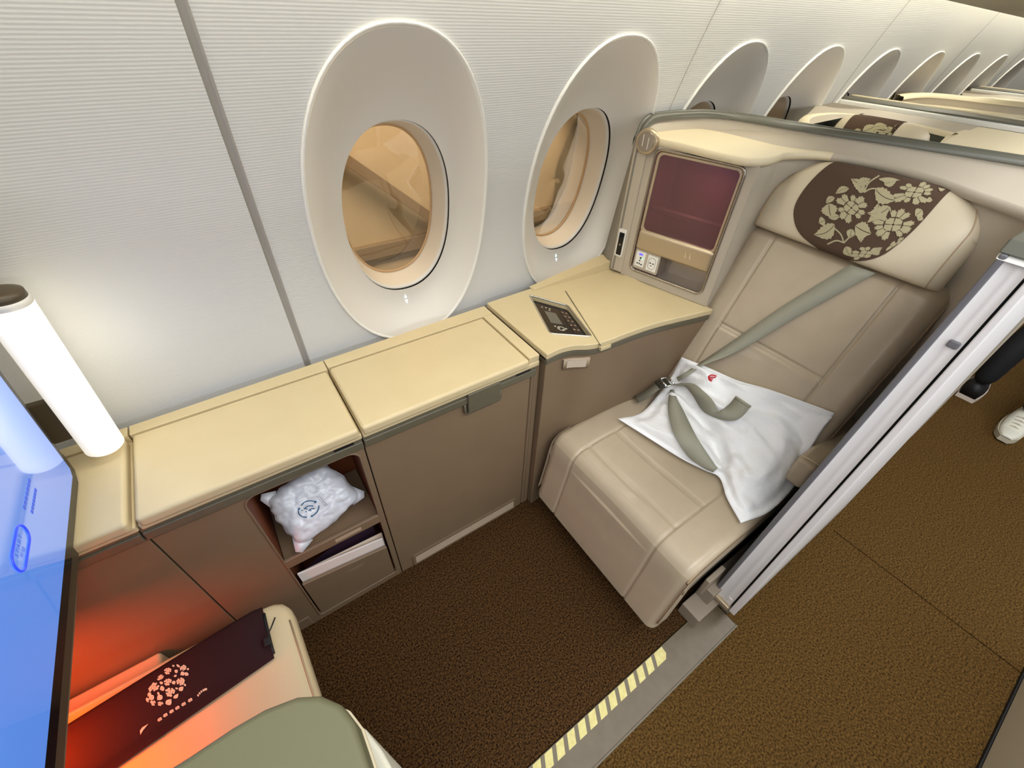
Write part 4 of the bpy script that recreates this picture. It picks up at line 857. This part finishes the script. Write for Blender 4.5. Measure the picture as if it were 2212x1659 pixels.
zb = 0.428
BO = np.array([-0.245, 0.585, zb])
def bagq(x, y, side):
    a = min(max((min(x + 0.0, 0.62 - x) / 0.31), 0), 1); b = min(max(min(y, 0.14 - y) / 0.07, 0), 1); h = 0.030 * (a * (2 - a)) ** 0.3 * (b * (2 - b)) ** 0.5
    return np.array([-0.240 - x, 0.530 + y - 0.10 * x + 0.0, zb + 0.004 + (h if side else 0) + 0.02 * y])
P1 = [[bagq(0.62 * i / 30, 0.128 * j / 14, 1) for j in range(15)] for i in range(31)]; P0 = [[bagq(0.62 * i / 30, 0.128 * j / 14, 0) for j in range(15)] for i in range(31)]
nn_ = 15
Vb = [p for r in P1 for p in r] + [p for r in P0 for p in r]; o2 = 31 * 15; F = []
for i in range(30):
    for j in range(14):
        a, b, c, d = i * 15 + j, i * 15 + j + 1, (i + 1) * 15 + j + 1, (i + 1) * 15 + j; F += [(a, b, c, d), (o2 + a, o2 + d, o2 + c, o2 + b)]
for i in range(30): F += [(i * 15, (i + 1) * 15, o2 + (i + 1) * 15, o2 + i * 15), (i * 15 + 14, o2 + i * 15 + 14, o2 + (i + 1) * 15 + 14, (i + 1) * 15 + 14)]
for j in range(14): F += [(j, o2 + j, o2 + j + 1, j + 1), (450 + j, 450 + j + 1, o2 + 450 + j + 1, o2 + 450 + j)]
bagm = mesh('pouch', Vb, F, M_bagm, bgE, smooth=True)
bb = BVHTree.FromPolygons([Vector(p) for p in Vb], F)
def bag_hit(px, py):
    d = Vector(ray(px, py)).normalized(); loc, n_, _, _ = bb.ray_cast(Vector(CAM), d)
    return None if loc is None else np.array(loc) - np.array(d) * 0.0012
Bp = []
s9 = 9.215
for q in ((810, 690, 120, 95, -.4, 5), (1015, 480, 100, 85, -.5, 5), (480, 600, 120, 90, -.6, 5), (760, 490, 100, 70, -.6, 5), (1065, 210, 80, 60, -.6, 5), (760, 270, 90, 70, -.6, 5), (470, 900, 65, 60, -.5, 5), (610, 400, 80, 50, -.6, 5), (615, 920, 70, 45, -.2, 5)):
    for L in flower(*q): Bp.append([(280 + x / s9, 1420 + y / s9) for x, y in L])
for q in ((650, 760, 550, 850, 34, .1), (690, 600, 600, 640, 32, 0), (720, 930, 830, 830, 36, .2), (870, 810, 970, 720, 22, .2), (980, 660, 1070, 580, 26, .1), (480, 760, 380, 840, 34, 0), (340, 800, 370, 900, 18, 0), (1090, 300, 1010, 350, 26, 0), (900, 300, 960, 250, 22, 0), (860, 470, 900, 540, 24, 0), (1120, 540, 1080, 560, 16, 0), (1160, 210, 1160, 260, 14, 0), (940, 600, 930, 640, 18, 0), (980, 150, 950, 190, 26, 0), (880, 150, 860, 190, 16, 0), (900, 350, 920, 390, 20, 0), (1150, 300, 1110, 370, 26, 0), (640, 480, 620, 540, 22, 0), (560, 690, 600, 740, 14, .3), (420, 700, 360, 780, 22, 0)):
    for L in leaf(*q): Bp.append([(280 + x / s9, 1420 + y / s9) for x, y in L])
o = print_mesh('flower_emblem', Bp, bag_hit, M_bagp, bagm); tag(o, label='round pale flower emblem')
Gl = []
for (gx, gy) in ((600, 1235), (712, 1150), (835, 1075), (950, 1005), (1075, 930), (1205, 850)):      # illegible blurred lettering along the edge
    for a, b in (((-45, 28), (40, -30)), ((-40, 2), (25, -40)), ((-25, 40), (45, -5)), ((-30, -5), (-15, 35)), ((15, -38), (35, 5))): Gl += stroke([(280 + (gx + a[0]) / s9, 1420 + (gy + a[1]) / s9), (280 + (gx + b[0]) / s9, 1420 + (gy + b[1]) / s9)], 0.8)
for (gx, gy) in ((1365, 755), (1395, 715), (1430, 680), (1470, 655), (1500, 640), (1525, 630)): Gl += leaf(280 + (gx - 18) / s9, 1420 + (gy + 10) / s9, 280 + (gx + 18) / s9, 1420 + (gy - 10) / s9, 1.6)
Gl.append([(280 + x / s9, 1420 + y / s9) for x, y in ((375, 1320), (250, 1395), (205, 1460), (215, 1540), (270, 1450))])
print_mesh('blurred_lettering', Gl, bag_hit, M_bagp, bagm)
tube('zip_tape', [bagq(0.004, 0.012 + 0.10 * t, 1) + [0.003, 0, -0.010] for t in np.linspace(0, 1, 8)], 0.004, M_black, bagm, n=6)
zp = Zp(575, 1375, 0.450)
tube('zip_pull', [zp + [0.0, 0.0, 0.0], zp + [0.012, 0.010, 0.002], zp + [0.026, 0.030, 0.003]], 0.0018, M_black, bagm, n=6)
obox('zip_slider', zp + np.array([0.0, -0.012, 0]), (0.008, 0, 0), (0, 0.010, 0), (0, 0, 0.004), M_black, bagm)
# ------------------------------------------------------------------ things in the niche
kb = empty('wrapped_blanket', (-0.05, 0.85, 0.387), 'translucent white plastic wrapped bundle with blue round mark on the niche shelf', 'package')
M_wrap = mat('plastic_wrap', (218, 220, 224), 0.32, bump=(16, 0.25, 0.02), coat=0.3, noise=(9, (204, 207, 214), 0.5))
from mathutils import noise as mnoise
kn = np.array([0.05, -0.80, 0.60]); kn /= np.linalg.norm(kn); KO = np.array([-0.10, 0.772, 0.395])
kc = [PLp(px, py, KO, kn) for px, py in ((577, 1080), (650, 1178), (777, 1070), (693, 1001))]
NK = 44
def wrap_pt(u, v, side):
    p = (1 - u) * (1 - v) * kc[0] + u * (1 - v) * kc[1] + u * v * kc[2] + (1 - u) * v * kc[3]
    a, b = 2 * u - 1, 2 * v - 1; fu, fv = max(0, 1 - abs(a) ** 5), max(0, 1 - abs(b) ** 5)
    h = 0.034 * (fu * fv) ** 0.5; ce = kc[0] * 0.25 + kc[1] * 0.25 + kc[2] * 0.25 + kc[3] * 0.25
    p = p + (p - ce) * 0.12 * (1 - min(abs(a), abs(b)) ** 2) * max(abs(a), abs(b)) ** 2
    p = p + (p - ce) * 0.09 * mnoise.noise(Vector((a * 3.1, b * 3.1, 2.2))) * max(abs(a), abs(b)) ** 3
    r = 0.006 * mnoise.noise(Vector((a * 4, b * 4, 0.3))) + 0.003 * mnoise.noise(Vector((a * 9, b * 9, 5.3)))
    return p + kn * ((h + r) if side else (-0.5 * h))
P1 = [[wrap_pt(i / NK, j / NK, 1) for j in range(NK + 1)] for i in range(NK + 1)]; P0 = [[wrap_pt(i / NK, j / NK, 0) for j in range(NK + 1)] for i in range(NK + 1)]
def fixk(p): return np.array([p[0], min(p[1], 0.975), max(p[2], 0.390) if p[1] > 0.768 else p[2]])
V = [fixk(p) for r in P1 for p in r] + [fixk(p) for r in P0 for p in r]; n1 = NK + 1; o2 = n1 * n1; F = []
for i in range(NK):
    for j in range(NK):
        a, b, c, d = i * n1 + j, i * n1 + j + 1, (i + 1) * n1 + j + 1, (i + 1) * n1 + j; F += [(a, b, c, d), (o2 + a, o2 + d, o2 + c, o2 + b)]
wr_ = mesh('plastic_bag', V, F, M_wrap, kb, smooth=True)
kbv = BVHTree.FromPolygons([Vector(p) for p in V], F)
for ci, tip in ((0, (563, 1076)), (1, (648, 1193)), (2, (787, 1066))):
    c = kc[ci]; t_ = PLp(*tip, KO + kn * 0.012, kn); ctr = sum(kc) / 4; d_in = (ctr - c) * 0.10; sd = np.cross(kn, d_in)
    L = [t_ + sd * 0.9, t_ - sd * 0.5, c + d_in * 1.5 - sd * 2.2, c + d_in * 1.5 + kn * 0.008, c + d_in * 1.5 + sd * 2.2]; mesh('bag_corner', L, [(0, 1, 3), (1, 2, 3), (0, 3, 4)], M_wrap, wr_, solid=0.002, smooth=True)
M_blue = mat('dark_teal_print', (18, 84, 122), 0.5)
s8 = 8.296
def kh(x, y):
    d = Vector(ray(x, y)).normalized(); loc, n_, _, _ = kbv.ray_cast(Vector(CAM), d); return None if loc is None else np.array(loc) - np.array(d) * 0.002
mk = []
for P_, w_ in ((((835, 765), (900, 700), (1000, 680), (1105, 692)), 9), (((1155, 760), (1140, 840), (1090, 910), (1015, 965)), 9), (((940, 975), (850, 960), (790, 900), (790, 815)), 9), (((885, 825), (960, 775), (1055, 770)), 8), (((965, 860), (1010, 825), (1075, 818)), 8), (((900, 815), (950, 830)), 8), (((975, 845), (1020, 860)), 8), (((840, 855), (858, 848)), 9), (((915, 878), (935, 872)), 9)):
    mk += stroke([(550 + x / s8, 1000 + y / s8) for x, y in P_], w_ / s8)
for q in ((1065, 715, 1115, 690, 12, 0), (1040, 940, 1010, 970, 12, 0), (810, 840, 790, 800, 12, 0)): mk += leaf(*[(550 + v / s8) if i in (0, 2) else (1000 + v / s8) if i in (1, 3) else (v / s8 if i == 4 else v) for i, v in enumerate(q)])
o = print_mesh('round_arrow_mark', mk, kh, M_blue, wr_); tag(o, label='dark teal circle of arrows with small glyph inside')
mk = []
for P_ in (((1115, 595), (1170, 660), (1225, 725)), ((1155, 592), (1215, 660), (1300, 757)), ((1240, 745), (1270, 775))): mk += stroke([(550 + x / s8, 1000 + y / s8) for x, y in P_], 3.2 / s8)
print_mesh('fine_print', mk, kh, mat('grey_print', (96, 104, 120), 0.6), wr_)
# reading matter in the pocket
def leafbook(name, label, pts, th, m, m2=None):
    e = empty(name, tuple(np.array(pts[0])), label, 'magazine', 'magazines in the cabinet pocket')
    prism('cover', pts, (0, 0, 0), (0, th, 0), m, e, bevel=0.001)
    return e
leafbook('magazine', 'white magazine standing in the pocket, frontmost of three', [(-0.168, 0.786, 0.045), (0.078, 0.786, 0.045), (0.078, 0.782, 0.247), (-0.170, 0.782, 0.292)], 0.006, M_paper)
leafbook('magazine', 'cream magazine standing behind the white one in the pocket', [(-0.160, 0.797, 0.045), (0.080, 0.797, 0.045), (0.082, 0.795, 0.256), (-0.160, 0.795, 0.270)], 0.006, mat('cream_paper', (210, 196, 176), 0.7))
leafbook('magazine', 'dark purple brochure leaning tallest at the back of the pocket', [(-0.150, 0.815, 0.045), (0.070, 0.815, 0.045), (0.066, 0.822, 0.352), (-0.02, 0.820, 0.300), (-0.150, 0.820, 0.240)], 0.003, M_darkmag)
# ------------------------------------------------------------------ near shell of the suite in front, aisle furniture
nE = empty('front_suite_post', (-0.3, 0.08, 0), 'rounded olive topped post of the suite ahead, close in the foreground', 'partition')
zt = 1.10
ol = [(-0.75, 0.185), (-0.165, 0.177)] + [tuple(Zp(px, py, zt)[:2]) for px, py in ((500, 1570), (570, 1530), (640, 1503), (690, 1500), (735, 1520), (765, 1560), (785, 1620))] + [(-0.052, 0.07), (-0.056, 0.0), (-0.08, -0.04), (-0.75, -0.06)]
prism('olive_cap', [(x, y, 0) for x, y in ol], (0, 0, zt - 0.035), (0, 0, 0.035), M_olivecap, nE, bevel=0.006, seg=4)
cx_, cy_ = -0.4, 0.06
prism('cream_trim', [(x + 0.001, y + 0.0015, 0) for x, y in ol], (0, 0, zt - 0.042), (0, 0, 0.007), M_ledge, nE)
prism('post', [(x * 0.995 - 0.004, cy_ + (y - cy_) * 0.93, 0) for x, y in ol], (0, 0, 0.0), (0, 0, zt - 0.042), M_greyshell, nE)
q = [Zp(px, py, 1.03)[:2] for px, py in ((745, 1545), (790, 1575), (825, 1620), (850, 1665))]
dl = [tuple(q[0] + [-0.01, 0]), tuple(q[0]), tuple(q[1]), tuple(q[2]), tuple(q[3]), (q[3][0] + 0.002, -0.03), (q[3][0] - 0.02, -0.03), (-0.055, 0.10)]
fd = prism('front_door_edge', [(x, y, 0) for x, y in dl], (0, 0, 0.0), (0, 0, 1.03), mat('door_cream', (206, 202, 182), 0.4), nE, bevel=0.004)
ce = empty('centre_seat_base', (1.6, -0.6, 0), 'grey beige lower panel of the centre seat at the aisle edge', 'seat base')
box('side_panel', (0.5, -0.70, 0.012), (1.640, -0.602, 0.62), mat('centre_panel_grey', (196, 184, 154), 0.5), ce, bevel=0.006)
box('base_shade_strip', (0.5, -0.606, 0.0), (1.640, -0.599, 0.012), M_black, ce, bevel=0)  # black strip stands in for the shade along the panel foot
# ------------------------------------------------------------------ rows behind
def row_even(dx, dz, k):
    """shell whose seat stands by the window side, aisle console beside it"""
    e = empty('rear_seat_shell', (2.5 + dx, 0.6, 0), ['cream topped shell of the second row with floral headrest showing in its opening', 'pale shell of the fourth row far behind'][k], 'seat shell', 'seat shells of the rows behind')
    T = lambda x, y, z: (x + dx, y + AZ * dx, z + dz)
    rim = smooth_path([(1.93, 0.872, 0), (2.02, 0.93, 0), (2.12, 0.965, 0), (2.21, 0.960, 0), (2.285, 0.928, 0), (2.325, 0.85, 0), (2.330, 0.76, 0), (2.310, 0.65, 0), (2.272, 0.548, 0)], 5)
    nr = normals(rim)
    P = [[T(p[0], p[1], 0.9), T(p[0], p[1], 1.235)] for p in rim]; grid('opening_wall', P, mat('opening_dark_green', (92, 94, 82), 0.5), e)
    P = [[T(*(p + n_ * d)[:2], 1.235 + h) for d, h in ((-0.004, -0.004), (0.0, 0.006), (0.012, 0.012), (0.026, 0.010), (0.034, 0.0))] for p, n_ in zip(rim, nr)]; grid('opening_rim', P, M_ledge, e)
    outer = [p + n_ * 0.03 for p, n_ in zip(rim, nr)]
    rows = [[T(p[0], p[1], 1.236), T(max(p[0] + 0.06, 2.40), 1.06 + (p[1] - 0.96) * 1.2 if p[1] > 0.9 else p[1], 1.246), T(2.50, (1.08 + (p[1] - 0.96) * 1.1) if p[1] > 0.9 else p[1], 1.252)] for p in outer]
    grid('shell_top', rows, M_shell, e)
    mesh('aisle_console_top', [T(*q) for q in ((2.272, 0.560, 1.236), (2.50, 0.56, 1.250), (2.50, 0.03, 1.250), (1.80, 0.03, 1.225), (1.80, 0.47, 1.228), (2.05, 0.515, 1.232))], [(0, 1, 2, 3, 4, 5)], M_ledge, e, solid=0.02, off=-1)
    mesh('aisle_console_side', [T(*q) for q in ((1.80, 0.47, 1.228), (2.05, 0.515, 1.232), (2.272, 0.56, 1.236), (1.80, 0.47, 0.7), (2.05, 0.515, 0.7), (2.272, 0.56, 0.7))], [(0, 3, 4, 1), (1, 4, 5, 2)], M_shell, e)
    def bar(name, x0, x1, z0, z1, m): V, F = boxdata((x0, 0.03, z0), (x1, 1.10, z1)); return mesh(name, [T(*v) for v in V], F, m, e, bevel=0.004)
    bar('back_wall', 2.47, 2.56, 0.0, 1.245, M_shell); bar('trim_bead', 2.545, 2.575, 1.245, 1.262, M_white); bar('back_rail', 2.575, 2.69, 1.2, 1.268, M_rim); bar('rail_edge', 2.69, 2.705, 1.2, 1.272, M_ledge)
    return e
def row_odd(dx, dz):
    e = empty('rear_seat_shell', (1.45 + dx, 0.6, 0), 'beige shell of the third row with bright cream ledge', 'seat shell', 'seat shells of the rows behind')
    T = lambda p, z: (p[0] + dx, p[1] + AZ * dx * 0.6, z + dz)
    grid('inner_wall', [[T(p, 0.8), T(p, 1.288)] for p in path], M_shell, e)
    grid('rim_cap', [[T(p + n_ * d, 1.29 + h) for d, h in ((-0.004, -0.01), (0.002, 0.003), (0.02, 0.004), (0.022, 0.008), (0.040, 0.008), (0.046, -0.02))] for p, n_ in zip(path, nrm)], M_ledge, e)
    grid('outer_wall', [[T(p + n_ * 0.044, 0.0), T(p + n_ * 0.044, 1.29)] for p, n_ in zip(path, nrm)], M_shell, e)
    grid('ledge', [[T(p, 1.238), T(p, 1.249), T(q, 1.249)] for p, q in zip(lf, bk)], M_ledge, e)
    grid('fascia', [[T(p, 0.8), T(p, 1.24)] for p in lf], M_shell, e)
    return e
row_even(0, 0, 0); row_odd(2.02, -0.050); row_even(2.06, -0.055, 1)
# second-row headrest seen in the opening
h2 = empty('rear_headrest', (2.24, 0.76, 1.1), 'floral covered headrest peeking over the shell in the second row', 'headrest')
def h2p(t, v, lift=0.0):   # t along profile 0..1, v across
    a = math.radians(-40 + 220 * t); r = 0.055 + lift
    e = (1 - abs(v) ** 4) ** 0.5
    return np.array([2.225 - 0.06 * math.cos(a) * (r / 0.055) * (0.4 + 0.6 * e), 0.752 + 0.165 * v - 0.02 * 0, 1.185 + 0.075 * math.sin(a) * (r / 0.055) * (0.35 + 0.65 * e)])
grid('pad', [[h2p(i / 20, -1 + 2 * j / 30) for j in range(31)] for i in range(21)], M_leather2, h2)
cv2 = [[h2p(i / 20, -0.38 + 1.05 * j / 20, 0.0015) for j in range(21)] for i in range(21)]
hc = grid('cover', cv2, M_cloth, h2)
b2 = BVHTree.FromPolygons([Vector(p) for r in cv2 for p in r], [(i * 21 + j, i * 21 + j + 1, (i + 1) * 21 + j + 1, (i + 1) * 21 + j) for i in range(20) for j in range(20)])
def h2hit(X, Y):
    d = Vector(ray(1740 + X / 6.144, 220 + Y / 6.144)).normalized(); loc, n_, _, _ = b2.ray_cast(Vector(CAM), d)
    return None if loc is None else np.array(loc) - np.array(d) * 0.004
F2 = flower(1120, 400, 190, 70, 0.2, 6) + leaf(760, 390, 940, 310, 40, .1) + leaf(900, 330, 1080, 310, 28, 0) + leaf(860, 410, 960, 360, 26, 0) + leaf(1180, 330, 1290, 350, 28, 0) + leaf(650, 380, 740, 370, 14, 0)
print_mesh('floral_print', F2, h2hit, M_print, hc)
# ------------------------------------------------------------------ people in the aisle
M_trs = mat('black_trousers', (16, 16, 18), 0.8); M_top = mat('dark_jacket', (24, 24, 30), 0.8); M_skin = mat('skin', (214, 170, 140), 0.5); M_hair = mat('black_hair', (20, 16, 14), 0.5)
M_jean = mat('dark_blue_trousers', (36, 40, 58), 0.8)
def person(label, loc, face, feet, trousers, shoe_mats, top_m):
    """feet: ((x,y) right, (x,y) left) relative; face = +1 walks to +x, -1 faces -x"""
    e = empty('person', loc, label, 'person', None)
    F_ = face; J = {}; V = []; E = []; R = []
    def v(p, r): V.append((p[0] * F_ + loc[0], p[1] * F_ + loc[1], p[2])); R.append(r); return len(V) - 1
    def chain(a, L):
        for p, r in L: b = v(p, r); E.append((a, b)); a = b
        return a
    pel = v((0, 0, 0.96), 0.135); ch = chain(pel, [((0.0, 0, 1.10), 0.125), ((0.01, 0, 1.28), 0.150), ((0, 0, 1.40), 0.120)])
    nk = chain(ch, [((0.0, 0, 1.48), 0.055), ((0.015, 0, 1.55), 0.06)]); chain(nk, [((0.03, 0, 1.62), 0.095), ((0.02, 0, 1.70), 0.085)])
    for s, ft in ((-1, feet[0]), (1, feet[1])):
        hip = chain(pel, [((0, 0.09 * s, 0.90), 0.095)]); chain(hip, [(((ft[0]) * 0.5 + 0.04, 0.09 * s * 0.4 + ft[1] * 0.6, 0.50), 0.065), ((ft[0] * 0.9 - 0.02, ft[1], 0.28), 0.058), ((ft[0] - 0.03, ft[1], 0.085), 0.048)])
        sh_ = chain(ch, [((0, 0.17 * s, 1.38), 0.065)]); wr2 = chain(sh_, [((-0.02, 0.215 * s, 1.12), 0.045), ((0.05, 0.21 * s, 0.90), 0.034), ((0.07, 0.205 * s, 0.83), 0.034)])
        for q in range(4): chain(wr2, [((0.045 + 0.018 * q, 0.205 * s, 0.77), 0.010), ((0.05 + 0.018 * q, 0.195 * s, 0.735 + 0.006 * abs(q - 1.5)), 0.009)])
        chain(wr2, [((0.105, 0.195 * s, 0.80), 0.010), ((0.112, 0.185 * s, 0.775), 0.009)])
    me = bpy.data.meshes.new('body'); me.from_pydata(V, E, []); o = bpy.data.objects.new('body', me); COL.objects.link(o)
    o.modifiers.new('skin', 'SKIN'); sv = me.skin_vertices[0].data
    for i, r in enumerate(R): sv[i].radius = (r, r)
    sv[0].use_root = True
    sm = o.modifiers.new('sub', 'SUBSURF'); sm.levels = 1; sm.render_levels = 1
    dg = bpy.context.evaluated_depsgraph_get(); m2 = bpy.data.meshes.new_from_object(o.evaluated_get(dg)); bpy.data.objects.remove(o)
    m2.materials.clear()
    for m_ in (trousers, top_m, M_skin): m2.materials.append(m_)
    for p in m2.polygons:
        c = p.center; ly = abs((c.y - loc[1])); p.use_smooth = True
        p.material_index = 2 if c.z > 1.47 or (c.z < 0.87 and ly > 0.165 and c.z > 0.70) else (1 if c.z > 0.97 or (ly > 0.15 and c.z > 0.8) else 0)
    bd = put('body', m2, None, e)
    hd = [loc[0] + 0.02 * F_, loc[1], 1.66]
    bm = bmesh.new(); bmesh.ops.create_uvsphere(bm, u_segments=20, v_segments=12, radius=0.112)
    for q in list(bm.verts):
        if q.co.z < -0.03 and q.co.x * F_ > -0.02: q.co *= 0.75
    for q in bm.verts: q.co = Vector((hd[0] - 0.012 * F_ + q.co.x * 0.95, hd[1] + q.co.y * 0.88, hd[2] + 0.035 + q.co.z))
    mh = bpy.data.meshes.new('hair'); bm.to_mesh(mh); bm.free(); put('hair', mh, M_hair, e, smooth=True)
    for ft in feet:
        fx, fy = loc[0] + ft[0] * F_, loc[1] + ft[1] * F_
        def sq(t, a, h):   # shoe cross sections, heel t=0 .. toe t=1
            w_ = 0.036 + 0.012 * math.sin(math.pi * min(1, t * 1.15)); w_ *= (1 - max(0, t - 0.85) * 3.2); return (fx + F_ * (-0.085 + 0.275 * t), fy + w_ * math.cos(a), h)
        rows = []; rows2 = []
        for i in range(17):
            t = i / 16; tl = 0.012 * max(0, t - 0.75) * 3
            hh_ = 0.105 - 0.055 * min(1, max(0, (t - 0.25) / 0.45)) - 0.012 * max(0, t - 0.8) * 5
            rows.append([sq(t, math.radians(a), 0.026 + tl + (hh_ - 0.026) * math.sin(math.radians(a)) ** 0.7) for a in range(0, 181, 15)])
            rows2.append([(lambda p, k: (p[0], fy + (p[1] - fy) * 1.08, k))(sq(t, math.radians(a), 0), z_ + tl) for a, z_ in ((0, 0.001), (0, 0.028), (180, 0.028), (180, 0.001))])
        u = grid('shoe', rows, shoe_mats[0], e, closev=True, caps=True); grid('sole', rows2, shoe_mats[1], u, closev=True, caps=True, smooth=False)
        for i in range(4):
            t = 0.42 + 0.075 * i; p = sq(t, math.pi / 2, 0.112 - 0.055 * min(1, max(0, (t - 0.25) / 0.45)))
            tube('lace', [(p[0], fy - 0.024, p[2] - 0.016), (p[0] + 0.006 * F_, fy, p[2] - 0.003), (p[0] + 0.002 * F_, fy + 0.024, p[2] - 0.016)], 0.0028, shoe_mats[1], u, n=6)
    return e
M_sole = mat('white_sole', (222, 206, 190), 0.6); M_bsh = mat('black_shoe', (20, 18, 18), 0.6); M_wsh = mat('white_sneaker', (218, 214, 196), 0.6, bump=(90, 0.3, 0.004))
person('person in black trousers and black shoes with white soles walking away down the aisle', (3.38, -0.17, 0), 1, ((0.16, -0.10), (-0.26, 0.16)), M_trs, (M_bsh, M_sole), M_top)
person('person in white laced sneakers standing in the aisle, mostly cut off by the frame', (3.02, -0.36, 0), -1, ((0.02, -0.13), (-0.06, 0.10)), M_jean, (M_wsh, mat('sneaker_sole', (200, 192, 168), 0.6)), M_top)
